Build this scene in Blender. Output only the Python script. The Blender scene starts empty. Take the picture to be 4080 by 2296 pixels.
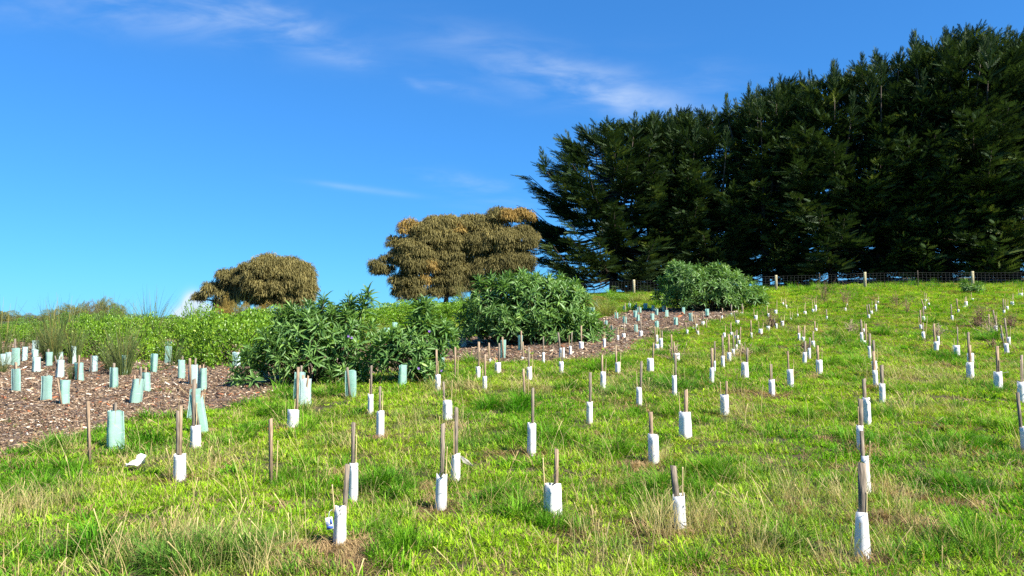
import bpy, math, random
import numpy as np
from mathutils import Vector, Matrix, Euler

random.seed(7)
RNG = np.random.default_rng(11)
scene = bpy.context.scene
COL = scene.collection

# ------------------------------------------------------------------ camera
F, CX, CY, EYE = 2900.0, 2040.0, 1148.0, 1.6          # photo pixels (4080 x 2296)
PITCH = math.atan((1290 - CY) / F)
cam_data = bpy.data.cameras.new('camera')
cam_data.sensor_width = 36.0
cam_data.lens = 36.0 * F / 4080.0
cam_data.clip_start, cam_data.clip_end = 0.1, 3000
cam = bpy.data.objects.new('camera', cam_data)
cam.location = (0, 0, EYE)
cam.rotation_euler = (math.pi / 2 + PITCH, 0, 0)
COL.objects.link(cam)
scene.camera = cam

# ------------------------------------------------------------------ sun, sky, exposure
SUN_EL, SUN_AZ = math.radians(42), math.radians(126)   # azimuth clockwise from +Y
sun_data = bpy.data.lights.new('sun', 'SUN')
sun_data.energy, sun_data.angle, sun_data.color = 5.0, math.radians(0.53), (1.0, 0.94, 0.83)
sun = bpy.data.objects.new('sun', sun_data)
to_sun = Vector((math.sin(SUN_AZ) * math.cos(SUN_EL), math.cos(SUN_AZ) * math.cos(SUN_EL), math.sin(SUN_EL)))
sun.rotation_euler = to_sun.to_track_quat('Z', 'Y').to_euler()
sun.location = (30, -10, 40)
COL.objects.link(sun)

vs = scene.view_settings
vs.view_transform, vs.look, vs.gamma, vs.use_curve_mapping = 'Standard', 'None', 1.0, False
vs.exposure = 1.42
scene.cycles.max_bounces = 7
scene.cycles.diffuse_bounces = 3
scene.cycles.glossy_bounces = 2
scene.cycles.transmission_bounces = 4
scene.cycles.use_denoising = False


def pix_dir(px, py):
    u, v = (px - CX) / F, (CY - py) / F
    c, s = math.cos(PITCH), math.sin(PITCH)
    return Vector((u, c - v * s, s + v * c))


def build_world():
    w = bpy.data.worlds.new('World')
    scene.world = w
    w.use_nodes = True
    nt = w.node_tree
    N, L = nt.nodes, nt.links
    N.clear()
    out = N.new('ShaderNodeOutputWorld')
    bg = N.new('ShaderNodeBackground')
    bg.inputs['Strength'].default_value = 0.069
    sky = N.new('ShaderNodeTexSky')
    sky.sky_type = 'NISHITA'
    sky.sun_disc = False
    sky.sun_elevation, sky.sun_rotation = SUN_EL, SUN_AZ
    sky.altitude, sky.air_density, sky.dust_density, sky.ozone_density = 0, 1.0, 0.05, 2.2
    hs = N.new('ShaderNodeHueSaturation')
    hs.inputs['Saturation'].default_value = 1.0
    clear = N.new('ShaderNodeMix'); clear.data_type = 'RGBA'; clear.blend_type = 'MULTIPLY'   # deep clear-air blue
    clear.inputs['Factor'].default_value = 1.0
    clear.inputs['B'].default_value = (0.34, 0.78, 1.08, 1)
    L.new(sky.outputs[0], clear.inputs['A'])
    gm = N.new('ShaderNodeGamma'); gm.inputs['Gamma'].default_value = 0.70
    L.new(clear.outputs['Result'], gm.inputs['Color'])
    cl2 = N.new('ShaderNodeMix'); cl2.data_type = 'RGBA'; cl2.blend_type = 'MULTIPLY'
    cl2.inputs['Factor'].default_value = 1.0
    cl2.inputs['B'].default_value = (0.60, 1.06, 1.60, 1)
    L.new(gm.outputs[0], cl2.inputs['A'])
    L.new(cl2.outputs['Result'], hs.inputs['Color'])
    tc = N.new('ShaderNodeTexCoord')
    sep = N.new('ShaderNodeSeparateXYZ')
    L.new(tc.outputs['Generated'], sep.inputs[0])

    def math_n(op, a, b=None, c=None):
        n = N.new('ShaderNodeMath'); n.operation = op
        for i, x in enumerate((a, b, c)):
            if x is None: continue
            if isinstance(x, (int, float)): n.inputs[i].default_value = x
            else: L.new(x, n.inputs[i])
        return n.outputs[0]
    ysafe = math_n('MAXIMUM', sep.outputs[1], 0.02)
    u = math_n('DIVIDE', sep.outputs[0], ysafe)
    v = math_n('DIVIDE', sep.outputs[2], ysafe)
    uv = N.new('ShaderNodeCombineXYZ')
    L.new(u, uv.inputs[0]); L.new(v, uv.inputs[1])

    def streak_noise(angle, sx, sy, detail=6.0, rough=0.6, lo=0.4, hi=0.75, off=0.0):
        mp = N.new('ShaderNodeMapping')
        mp.inputs['Rotation'].default_value = (0, 0, angle)
        mp.inputs['Scale'].default_value = (sx, sy, 1)
        mp.inputs['Location'].default_value = (off, off * 1.7, off)
        L.new(uv.outputs[0], mp.inputs['Vector'])
        nz = N.new('ShaderNodeTexNoise')
        nz.inputs['Scale'].default_value = 1.0
        nz.inputs['Detail'].default_value = detail
        nz.inputs['Roughness'].default_value = rough
        nz.inputs['Distortion'].default_value = 0.4
        L.new(mp.outputs[0], nz.inputs['Vector'])
        mr = N.new('ShaderNodeMapRange')
        mr.interpolation_type = 'SMOOTHSTEP'
        mr.inputs[1].default_value, mr.inputs[2].default_value = lo, hi
        L.new(nz.outputs[0], mr.inputs[0])
        return mr.outputs[0]

    def blob(px, py, lx, ly, ang):
        d = pix_dir(px, py)
        cu, cv = d.x / d.y, d.z / d.y
        a = math_n('SUBTRACT', u, cu); b = math_n('SUBTRACT', v, cv)
        c, s = math.cos(ang), math.sin(ang)
        e = math_n('DIVIDE', math_n('ADD', math_n('MULTIPLY', a, c), math_n('MULTIPLY', b, s)), lx)
        f = math_n('DIVIDE', math_n('SUBTRACT', math_n('MULTIPLY', b, c), math_n('MULTIPLY', a, s)), ly)
        r2 = math_n('ADD', math_n('MULTIPLY', e, e), math_n('MULTIPLY', f, f))
        return math_n('POWER', 2.718, math_n('MULTIPLY', r2, -1.0))

    fine = streak_noise(0.9, 8, 26, detail=5, rough=.55, lo=0.28, hi=0.85)
    fine2 = streak_noise(-0.3, 7, 30, lo=0.40, hi=0.85, off=3.1)
    soft = streak_noise(-0.28, 3, 9, detail=4, lo=0.35, hi=0.75, off=8.0)
    total = None
    for (px, py, lx, ly, ang, amp, kind) in [
            (900, 60, .17, .034, -.28, .55, fine), (1140, 110, .075, .022, -.30, .75, fine),
            (560, 20, .14, .028, -.10, .45, fine),
            (1560, 285, .13, .012, -.27, .50, fine2), (1655, 330, .016, .006, -.45, .9, soft),
            (2150, 270, .17, .034, -.27, .55, fine), (2330, 340, .10, .028, -.25, .70, fine),
            (2560, 415, .15, .024, -.22, .50, fine), (2800, 350, .12, .04, -.2, .25, fine2),
            (1440, 752, .085, .0045, -.13, .42, soft), (1290, 733, .03, .003, -.1, .25, soft), (1900, 728, .09, .012, -.14, .40, fine2),
            (1960, 800, .09, .014, -.1, .35, fine2), (250, 60, .2, .03, -.1, .22, fine)]:
        t = math_n('MULTIPLY', math_n('MULTIPLY', blob(px, py, lx, ly, ang), kind), amp * .46)
        total = t if total is None else math_n('ADD', total, t)
    # a small cumulus low behind the round tree
    puff = streak_noise(0.0, 30, 34, detail=5, lo=0.25, hi=0.5, off=5.0)
    for (px, py, lx, ly) in [(768, 1212, .011, .013), (795, 1245, .024, .010), (740, 1255, .012, .006)]:
        d = pix_dir(px, py)
        b = math_n('MULTIPLY', math_n('SMOOTH_MIN', math_n('MULTIPLY', blob(px, py, lx, ly, 0), 3.0), 1.0, 0.3), puff)
        total = math_n('ADD', total, math_n('MULTIPLY', b, 0.8))
    front = math_n('GREATER_THAN', sep.outputs[1], 0.02)
    total = math_n('MINIMUM', math_n('MULTIPLY', total, front), 0.85)
    mix = N.new('ShaderNodeMix'); mix.data_type = 'RGBA'
    L.new(total, mix.inputs['Factor'])
    L.new(hs.outputs[0], mix.inputs['A'])
    mix.inputs['B'].default_value = (4.6, 5.2, 5.9, 1)
    L.new(mix.outputs['Result'], bg.inputs['Color'])
    L.new(bg.outputs[0], out.inputs[0])


build_world()

# ------------------------------------------------------------------ ground shape
def smooth(a, b, x):
    t = np.clip((np.asarray(x, float) - a) / (b - a), 0, 1)
    return t * t * (3 - 2 * t)


def ground_z(x, y, bumps=True):
    x = np.asarray(x, float); y = np.asarray(y, float)
    D = np.maximum(y, 0.0)
    def ramp(d0, slope, soft=3.0):       # smooth hinge
        t = D - d0
        return slope * 0.5 * (t + np.sqrt(t * t + soft * soft)) - slope * 0.5 * (-d0 + math.sqrt(d0 * d0 + soft * soft))
    s = ramp(7, 0.057, 2) + ramp(25, 0.068, 4) - ramp(50, 0.050, 3) - ramp(80, 0.09, 6)
    u = x / np.maximum(D, 6.0)
    m = smooth(-0.72, 0.25, u)
    tilt = 1 - 0.15 * (1 - smooth(0.12, 0.62, u)) * smooth(25, 45, D)
    s = s + (ramp(54, 0.022, 3) - ramp(84, .05, 5)) * smooth(.22, .5, u)
    far = smooth(95, 170, np.hypot(x, y)) * 3.2
    left = (ramp(18, .060, 2) - ramp(30, .050, 3)) * (1 - smooth(-.62, -.25, u))     # the bed climbs gently at far left
    z = s * (0.12 + 0.88 * m) * tilt + left - far
    if bumps:
        z = z + 0.022 * np.sin(1.7 * x + .6 * y) * np.sin(1.3 * y - .5 * x + 1) + 0.012 * np.sin(4.1 * x + 2) * np.sin(3.7 * y + .7 * x)
    return z


def ground_at(px, py):
    d = pix_dir(px, py)
    D = np.linspace(3.0, 140, 8000)
    t = D / d.y
    g = EYE + d.z * t - ground_z(d.x * t, D)
    k = np.argmax(g < 0)
    if g[k] >= 0: k = len(D) - 1
    D0 = D[k]
    t = D0 / d.y
    x = d.x * t
    return Vector((x, D0, float(ground_z(x, D0))))


def at_depth(px, py, D):
    d = pix_dir(px, py)
    t = D / d.y
    return Vector((d.x * t, D, EYE + d.z * t))


def on_ground(px, D):
    d = pix_dir(px, 1290)
    x = d.x / d.y * D
    return Vector((x, D, float(ground_z(x, D))))


def vnoise(x, y, f, seed):
    r = np.random.default_rng(seed)
    out = np.zeros_like(np.asarray(x, float))
    for k in range(5):
        a = r.uniform(0, 2 * math.pi); ff = f * r.uniform(.6, 1.6)
        out += np.sin(ff * (x * math.cos(a) + y * math.sin(a)) + r.uniform(0, 6.28) + 1.2 * np.sin(ff * .7 * (y * math.cos(a) - x * math.sin(a)) + r.uniform(0, 6)))
    return out / 5 ** .5 / .9

# ------------------------------------------------------------------ helpers
def mesh_np(name, V, Fc, tint=None):
    V = np.ascontiguousarray(V, np.float32); Fc = np.ascontiguousarray(Fc, np.int32)
    k = Fc.shape[1]
    me = bpy.data.meshes.new(name)
    me.vertices.add(len(V)); me.vertices.foreach_set('co', V.ravel())
    me.loops.add(Fc.size); me.loops.foreach_set('vertex_index', Fc.ravel())
    me.polygons.add(len(Fc))
    me.polygons.foreach_set('loop_start', np.arange(0, Fc.size, k, dtype=np.int32))
    me.update(calc_edges=True)
    if tint is not None:
        a = me.attributes.new('tint', 'FLOAT', 'POINT')
        a.data.foreach_set('value', np.ascontiguousarray(tint, np.float32))
    me.validate()
    return me


def link(name, me, mat, parent=None, smooth_shade=False):
    o = bpy.data.objects.new(name, me)
    COL.objects.link(o)
    if mat is not None and me is not None and not me.materials:
        me.materials.append(mat)
    if parent is not None: o.parent = parent
    if smooth_shade: me.polygons.foreach_set('use_smooth', [True] * len(me.polygons))
    return o


def tag(o, label=None, cat=None, group=None, kind=None):
    if label: o['label'] = label
    if cat: o['category'] = cat
    if group: o['group'] = group
    if kind: o['kind'] = kind
    return o


def thing(name, loc, label, cat, group=None):
    o = bpy.data.objects.new(name, None)
    o.empty_display_size = 0.2
    COL.objects.link(o)
    o.location = loc
    return tag(o, label, cat, group)


def norm(a):
    return a / np.maximum(np.linalg.norm(a, axis=-1, keepdims=True), 1e-9)


def cards(P, d, n, L, W, tv, tf):
    """copies of a template (side, along, up) placed at P along d with normal n -> verts, faces, tint index"""
    d = norm(d); s = norm(np.cross(d, n)); n2 = np.cross(s, d)
    tv = np.asarray(tv, float); tf = np.asarray(tf, int)
    L = np.broadcast_to(L, (len(P),))[:, None, None]; W = np.broadcast_to(W, (len(P),))[:, None, None]
    V = P[:, None, :] + s[:, None, :] * (W * tv[None, :, 0:1]) + d[:, None, :] * (L * tv[None, :, 1:2]) + n2[:, None, :] * (L * tv[None, :, 2:3])
    nv = len(tv)
    Fc = tf[None] + (np.arange(len(P)) * nv)[:, None, None]
    return V.reshape(-1, 3), Fc.reshape(-1, tf.shape[1])


class Soup:
    def __init__(s): s.V, s.F, s.T, s.n = [], [], [], 0
    def add(s, V, Fc, tint=0.5):
        V = np.asarray(V, float); Fc = np.asarray(Fc, int)
        s.V.append(V); s.F.append(Fc + s.n); s.n += len(V)
        s.T.append(np.broadcast_to(np.asarray(tint, float), (len(V),)) if np.ndim(tint) == 0 or len(np.atleast_1d(tint)) == len(V) else np.repeat(tint, len(V) // len(tint)))
    def mesh(s, name): return mesh_np(name, np.concatenate(s.V), np.concatenate(s.F), np.concatenate(s.T))


def tube_tris(pts, rad, n=6, cap=True):
    pts = np.asarray(pts, float); rad = np.broadcast_to(rad, (len(pts),))
    tan = np.gradient(pts, axis=0)
    tan = norm(tan)
    ref = np.array([0.31, 0.17, 0.93]) if abs(tan[0][2]) < .8 else np.array([0.95, 0.3, 0.05])
    a = norm(np.cross(tan, ref)); b = np.cross(tan, a)
    th = np.linspace(0, 2 * math.pi, n, endpoint=False)
    V = (pts[:, None] + rad[:, None, None] * (a[:, None] * np.cos(th)[None, :, None] + b[:, None] * np.sin(th)[None, :, None])).reshape(-1, 3)
    Fc = []
    for i in range(len(pts) - 1):
        for k in range(n):
            p, q = i * n + k, i * n + (k + 1) % n
            Fc += [(p, q, q + n), (p, q + n, p + n)]
    if cap:
        e = (len(pts) - 1) * n
        for k in range(1, n - 1):
            Fc += [(e, e + k, e + k + 1), (0, k + 1, k)]
    return V, np.array(Fc)


def box_tris(x0, x1, y0, y1, z0, z1):
    V = np.array([(x, y, z) for z in (z0, z1) for y in (y0, y1) for x in (x0, x1)], float)
    Fc = [(0, 2, 3), (0, 3, 1), (4, 5, 7), (4, 7, 6), (0, 1, 5), (0, 5, 4), (2, 6, 7), (2, 7, 3), (0, 4, 6), (0, 6, 2), (1, 3, 7), (1, 7, 5)]
    return V, np.array(Fc)

# ------------------------------------------------------------------ materials
def new_mat(name):
    m = bpy.data.materials.new(name); m.use_nodes = True
    nt = m.node_tree; nt.nodes.clear()
    return m, nt, nt.nodes, nt.links


def leaf_mat(name, c0, c1, c2=None, transl=0.3, rough=0.5, spec=0.3, instancer=False, tcol=None):
    m, nt, N, L = new_mat(name)
    out = N.new('ShaderNodeOutputMaterial'); bs = N.new('ShaderNodeBsdfPrincipled')
    at = N.new('ShaderNodeAttribute'); at.attribute_name = 'tint'
    if instancer:
        ia = N.new('ShaderNodeAttribute'); ia.attribute_type = 'INSTANCER'; ia.attribute_name = 'col'
        mr = N.new('ShaderNodeMapRange'); mr.inputs[3].default_value = 0.45; mr.inputs[4].default_value = 1.5
        L.new(at.outputs['Fac'], mr.inputs[0])
        vm = N.new('ShaderNodeVectorMath'); vm.operation = 'SCALE'
        L.new(ia.outputs['Color'], vm.inputs[0]); L.new(mr.outputs[0], vm.inputs['Scale'])
        col = vm.outputs[0]
        if name == 'grass_blades':                 # some blades of every tuft are dead straw
            lt = N.new('ShaderNodeMath'); lt.operation = 'LESS_THAN'; lt.inputs[1].default_value = 0.12
            L.new(at.outputs['Fac'], lt.inputs[0])
            dm = N.new('ShaderNodeMix'); dm.data_type = 'RGBA'; dm.inputs['B'].default_value = (.40, .31, .13, 1)
            L.new(lt.outputs[0], dm.inputs['Factor']); L.new(col, dm.inputs['A'])
            col = dm.outputs['Result']
    else:
        cr = N.new('ShaderNodeValToRGB')
        cr.color_ramp.elements[0].color = (*c0, 1); cr.color_ramp.elements[1].color = (*c1, 1)
        if c2 is not None:
            cr.color_ramp.elements[1].position = 0.8
            e = cr.color_ramp.elements.new(1.0); e.color = (*c2, 1)
        L.new(at.outputs['Fac'], cr.inputs[0])
        col = cr.outputs[0]
    L.new(col, bs.inputs['Base Color'])
    bs.inputs['Roughness'].default_value = rough
    bs.inputs['Specular IOR Level'].default_value = spec
    if transl > 0:
        tr = N.new('ShaderNodeBsdfTranslucent')
        g = N.new('ShaderNodeMix'); g.data_type = 'RGBA'; g.blend_type = 'MULTIPLY'
        g.inputs['Factor'].default_value = 1
        g.inputs['B'].default_value = (*(tcol or (1.25, 1.2, .55)), 1)
        L.new(col, g.inputs['A']); L.new(g.outputs['Result'], tr.inputs['Color'])
        mx = N.new('ShaderNodeMixShader'); mx.inputs[0].default_value = transl
        L.new(bs.outputs[0], mx.inputs[1]); L.new(tr.outputs[0], mx.inputs[2])
        L.new(mx.outputs[0], out.inputs[0])
    else:
        L.new(bs.outputs[0], out.inputs[0])
    return m


def noise_mat(name, c0, c1, scale=8, rough=0.8, detail=5, stretch=(1, 1, 1), bump=0.0, c2=None, lo=.35, hi=.65, spec=.3):
    m, nt, N, L = new_mat(name)
    out = N.new('ShaderNodeOutputMaterial'); bs = N.new('ShaderNodeBsdfPrincipled')
    tc = N.new('ShaderNodeTexCoord'); mp = N.new('ShaderNodeMapping'); mp.inputs['Scale'].default_value = stretch
    oi = N.new('ShaderNodeObjectInfo')
    L.new(tc.outputs['Object'], mp.inputs['Vector'])
    nz = N.new('ShaderNodeTexNoise'); nz.noise_dimensions = '4D'
    mu = N.new('ShaderNodeMath'); mu.operation = 'MULTIPLY'; mu.inputs[1].default_value = 37.0
    L.new(oi.outputs['Random'], mu.inputs[0]); L.new(mu.outputs[0], nz.inputs['W'])
    nz.inputs['Scale'].default_value = scale; nz.inputs['Detail'].default_value = detail
    L.new(mp.outputs[0], nz.inputs['Vector'])
    cr = N.new('ShaderNodeValToRGB')
    cr.color_ramp.elements[0].position = lo; cr.color_ramp.elements[1].position = hi
    cr.color_ramp.elements[0].color = (*c0, 1); cr.color_ramp.elements[1].color = (*c1, 1)
    if c2 is not None:
        e = cr.color_ramp.elements.new(min(hi + .12, 1)); e.color = (*c2, 1)
    L.new(nz.outputs[0], cr.inputs[0]); L.new(cr.outputs[0], bs.inputs['Base Color'])
    bs.inputs['Roughness'].default_value = rough; bs.inputs['Specular IOR Level'].default_value = spec
    if bump:
        b = N.new('ShaderNodeBump'); b.inputs['Strength'].default_value = bump; b.inputs['Distance'].default_value = 0.02
        L.new(nz.outputs[0], b.inputs['Height']); L.new(b.outputs[0], bs.inputs['Normal'])
    L.new(bs.outputs[0], out.inputs[0])
    return m


M = {}
M['soil'] = noise_mat('pasture_soil', (.026, .026, .010), (.065, .050, .024), scale=3.5, rough=.95, bump=.5, c2=(.07, .12, .02))  # darkened so shadow pockets between tufts are put into the soil colour
M['mulch'] = noise_mat('mulch_base', (.05, .032, .022), (.14, .095, .07), scale=26, rough=.95, bump=.8, c2=(.24, .18, .14))
M['grass'] = leaf_mat('grass_blades', None, None, instancer=True, transl=.38, rough=.55, spec=.10, tcol=(1.15, 1.2, .6))
M['chip'] = leaf_mat('wood_chips', None, None, instancer=True, transl=0, rough=.8, spec=.2)
M['cypress'] = leaf_mat('cypress_foliage', (.013, .029, .011), (.043, .079, .023), (.15, .195, .048), transl=.17, rough=.6, spec=.2)  # last ramp colour puts sunlight on the tips into the foliage colour
M['deadtwig'] = noise_mat('dead_twigs', (.04, .026, .018), (.11, .075, .05), scale=2, rough=.9)
M['bark'] = noise_mat('grey_brown_bark', (.035, .026, .02), (.10, .078, .06), scale=5, rough=.95, stretch=(1, 1, .25), bump=.6)
M['sheoak'] = leaf_mat('sheoak_strands', (.115, .104, .038), (.245, .212, .078), (.34, .28, .10), transl=.25, rough=.7, spec=.15, tcol=(1.1, 1, .6))
M['sheoak_o'] = leaf_mat('sheoak_orange_strands', (.22, .15, .045), (.37, .25, .075), (.46, .33, .10), transl=.25, rough=.7, spec=.15, tcol=(1.1, 1, .6))
M['kanga'] = leaf_mat('kangaroo_apple_leaf', (.062, .140, .036), (.150, .285, .066), (.32, .46, .11), transl=.32, rough=.42, spec=.38)
M['boob'] = leaf_mat('glossy_yellow_green_leaf', (.09, .20, .014), (.19, .345, .022), (.36, .48, .05), transl=.33, rough=.35, spec=.4)
M['boob_d'] = leaf_mat('mid_green_leaf', (.07, .16, .022), (.14, .27, .03), (.25, .36, .04), transl=.3, rough=.45, spec=.35)
M['olive'] = leaf_mat('olive_scrub_leaf', (.10, .115, .03), (.19, .19, .05), (.27, .25, .07), transl=.2, rough=.6, spec=.2)
M['ochre'] = leaf_mat('ochre_scrub_leaf', (.16, .12, .03), (.29, .21, .05), (.38, .29, .08), transl=.25, rough=.6, spec=.2)
M['greyscrub'] = leaf_mat('grey_brown_scrub', (.09, .075, .055), (.18, .145, .105), (.22, .19, .14), transl=.1, rough=.7, spec=.15)
M['rush'] = leaf_mat('rush_stems', (.045, .07, .02), (.10, .135, .035), (.26, .19, .05), transl=.1, rough=.5, spec=.3)
M['sedge'] = leaf_mat('sedge_blades', (.13, .16, .03), (.25, .26, .05), (.40, .34, .12), transl=.25, rough=.5, spec=.3)
M['stem'] = noise_mat('green_brown_stem', (.035, .03, .018), (.09, .085, .04), scale=12, rough=.8)
M['stake'] = noise_mat('weathered_hardwood', (.16, .112, .07), (.37, .27, .18), scale=14, rough=.85, stretch=(6, 6, .7), bump=.4, spec=.2)
M['stake_d'] = noise_mat('grey_weathered_hardwood', (.10, .084, .064), (.26, .212, .16), scale=14, rough=.9, stretch=(6, 6, .7), bump=.4, spec=.2)
M['cane'] = noise_mat('bamboo_cane', (.36, .27, .12), (.58, .46, .24), scale=10, rough=.6, stretch=(3, 3, .6))
M['post'] = noise_mat('treated_pine_post', (.30, .26, .15), (.46, .41, .25), scale=8, rough=.85, stretch=(4, 4, .6), bump=.3)
M['wire'] = noise_mat('galvanised_wire', (.055, .058, .06), (.10, .103, .105), scale=20, rough=.5)
M['tagblue'] = noise_mat('tag_blue_print', (.03, .08, .32), (.05, .12, .42), scale=9, rough=.5)
M['tagwhite'] = noise_mat('tag_white_card', (.62, .64, .68), (.75, .76, .78), scale=9, rough=.5)
M['purple'] = noise_mat('purple_petals', (.22, .10, .45), (.36, .18, .62), scale=30, rough=.6)
M['orange'] = noise_mat('orange_petals', (.55, .09, .02), (.7, .16, .03), scale=30, rough=.6)
M['seedling'] = leaf_mat('seedling_leaf', (.04, .07, .02), (.09, .13, .03), transl=.2)


def carton_mat():
    m, nt, N, L = new_mat('waxed_white_carton')
    out = N.new('ShaderNodeOutputMaterial'); bs = N.new('ShaderNodeBsdfPrincipled')
    tc = N.new('ShaderNodeTexCoord'); oi = N.new('ShaderNodeObjectInfo')
    mu = N.new('ShaderNodeMath'); mu.operation = 'MULTIPLY'; mu.inputs[1].default_value = 91.0
    L.new(oi.outputs['Random'], mu.inputs[0])
    def nz(scale, detail, lo, hi, c_lo, c_hi, dist=0.0):
        n = N.new('ShaderNodeTexNoise'); n.noise_dimensions = '4D'
        n.inputs['Scale'].default_value = scale; n.inputs['Detail'].default_value = detail
        n.inputs['Distortion'].default_value = dist
        L.new(tc.outputs['Object'], n.inputs['Vector']); L.new(mu.outputs[0], n.inputs['W'])
        r = N.new('ShaderNodeMapRange'); r.inputs[1].default_value, r.inputs[2].default_value = lo, hi
        r.inputs[3].default_value, r.inputs[4].default_value = c_lo, c_hi
        r.interpolation_type = 'SMOOTHSTEP'
        L.new(n.outputs[0], r.inputs[0]); return r.outputs[0], n.outputs[0]
    mould, _ = nz(46, 2, .66, .72, 0, .7, .6)
    area, _ = nz(6, 1, .50, .64, 0, 1)
    grime, raw = nz(7, 3, .5, .85, 0, .3)
    mm = N.new('ShaderNodeMath'); mm.operation = 'MULTIPLY'; L.new(mould, mm.inputs[0]); L.new(area, mm.inputs[1])
    m1 = N.new('ShaderNodeMix'); m1.data_type = 'RGBA'
    m1.inputs['A'].default_value = (.82, .82, .81, 1); m1.inputs['B'].default_value = (.58, .56, .48, 1)
    L.new(grime, m1.inputs['Factor'])
    m2 = N.new('ShaderNodeMix'); m2.data_type = 'RGBA'; m2.inputs['B'].default_value = (.10, .09, .08, 1)
    L.new(mm.outputs[0], m2.inputs['Factor']); L.new(m1.outputs['Result'], m2.inputs['A'])
    # soil splash on the lowest centimetres
    sp = N.new('ShaderNodeSeparateXYZ'); L.new(tc.outputs['Object'], sp.inputs[0])
    lw = N.new('ShaderNodeMapRange'); lw.inputs[1].default_value, lw.inputs[2].default_value = .075, -.01
    lw.inputs[3].default_value, lw.inputs[4].default_value = 0, 1
    L.new(sp.outputs[2], lw.inputs[0])
    ml = N.new('ShaderNodeMath'); ml.operation = 'MULTIPLY'; L.new(lw.outputs[0], ml.inputs[0]); L.new(raw, ml.inputs[1])
    m3 = N.new('ShaderNodeMix'); m3.data_type = 'RGBA'; m3.inputs['B'].default_value = (.30, .25, .15, 1)
    L.new(ml.outputs[0], m3.inputs['Factor']); L.new(m2.outputs['Result'], m3.inputs['A'])
    L.new(m3.outputs['Result'], bs.inputs['Base Color'])
    bs.inputs['Roughness'].default_value = .55
    bp = N.new('ShaderNodeBump'); bp.inputs['Strength'].default_value = .15; bp.inputs['Distance'].default_value = .006
    L.new(raw, bp.inputs['Height']); L.new(bp.outputs[0], bs.inputs['Normal'])
    tr = N.new('ShaderNodeBsdfTranslucent'); tr.inputs['Color'].default_value = (.85, .83, .78, 1)
    mx = N.new('ShaderNodeMixShader'); mx.inputs[0].default_value = .24
    L.new(bs.outputs[0], mx.inputs[1]); L.new(tr.outputs[0], mx.inputs[2]); L.new(mx.outputs[0], out.inputs[0])
    return m


def film_mat(name, ca, cb, transl):
    m, nt, N, L = new_mat(name)
    out = N.new('ShaderNodeOutputMaterial'); bs = N.new('ShaderNodeBsdfPrincipled')
    tc = N.new('ShaderNodeTexCoord'); oi = N.new('ShaderNodeObjectInfo')
    mu = N.new('ShaderNodeMath'); mu.operation = 'MULTIPLY'; mu.inputs[1].default_value = 53.0
    L.new(oi.outputs['Random'], mu.inputs[0])
    n = N.new('ShaderNodeTexNoise'); n.noise_dimensions = '4D'; n.inputs['Scale'].default_value = 9
    n.inputs['Detail'].default_value = 2; n.inputs['Distortion'].default_value = .6
    mp = N.new('ShaderNodeMapping'); mp.inputs['Scale'].default_value = (1, 1, 1.6)
    L.new(tc.outputs['Object'], mp.inputs[0]); L.new(mp.outputs[0], n.inputs['Vector']); L.new(mu.outputs[0], n.inputs['W'])
    # fine horizontal crease lines
    wv = N.new('ShaderNodeTexNoise'); wv.inputs['Scale'].default_value = 1; wv.inputs['Detail'].default_value = 3
    mq = N.new('ShaderNodeMapping'); mq.inputs['Scale'].default_value = (5, 5, 42)
    L.new(tc.outputs['Object'], mq.inputs[0]); L.new(mq.outputs[0], wv.inputs['Vector'])
    cr = N.new('ShaderNodeMapRange'); cr.inputs[1].default_value, cr.inputs[2].default_value = .62, .72
    cr.inputs[3].default_value, cr.inputs[4].default_value = 0, .75
    L.new(wv.outputs[0], cr.inputs[0])
    mc = N.new('ShaderNodeMix'); mc.data_type = 'RGBA'
    mc.inputs['A'].default_value = (*ca, 1); mc.inputs['B'].default_value = (*cb, 1)
    L.new(n.outputs[0], mc.inputs['Factor'])
    md = N.new('ShaderNodeMix'); md.data_type = 'RGBA'; md.inputs['B'].default_value = (.72, .86, .80, 1)
    L.new(cr.outputs[0], md.inputs['Factor']); L.new(mc.outputs['Result'], md.inputs['A'])
    L.new(md.outputs['Result'], bs.inputs['Base Color'])
    bs.inputs['Roughness'].default_value = .38; bs.inputs['Specular IOR Level'].default_value = .45
    bp = N.new('ShaderNodeBump'); bp.inputs['Strength'].default_value = .2; bp.inputs['Distance'].default_value = .01
    L.new(n.outputs[0], bp.inputs['Height']); L.new(bp.outputs[0], bs.inputs['Normal'])
    tr = N.new('ShaderNodeBsdfTranslucent'); L.new(md.outputs['Result'], tr.inputs['Color'])
    mx = N.new('ShaderNodeMixShader'); mx.inputs[0].default_value = transl
    L.new(bs.outputs[0], mx.inputs[1]); L.new(tr.outputs[0], mx.inputs[2]); L.new(mx.outputs[0], out.inputs[0])
    return m


M['carton'] = carton_mat()
M['film'] = film_mat('aqua_green_film', (.33, .60, .49), (.55, .78, .67), .50)
M['film_p'] = film_mat('pale_bleached_film', (.56, .76, .71), (.70, .83, .79), .42)
M['flange'] = film_mat('folded_film_edge', (.48, .74, .66), (.62, .82, .76), .35)

# ------------------------------------------------------------------ ground sheets
def axis(lo, hi, fine_lo, fine_hi, fine, coarse):
    a = [fine_lo]
    while a[-1] < fine_hi: a.append(a[-1] + fine)
    s = coarse * .2
    while a[-1] < hi: a.append(a[-1] + s); s *= 1.25
    b = [fine_lo]; s = coarse * .2
    while b[-1] > lo: b.append(b[-1] - s); s *= 1.25
    return np.array(sorted(set(b + a)))


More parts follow.
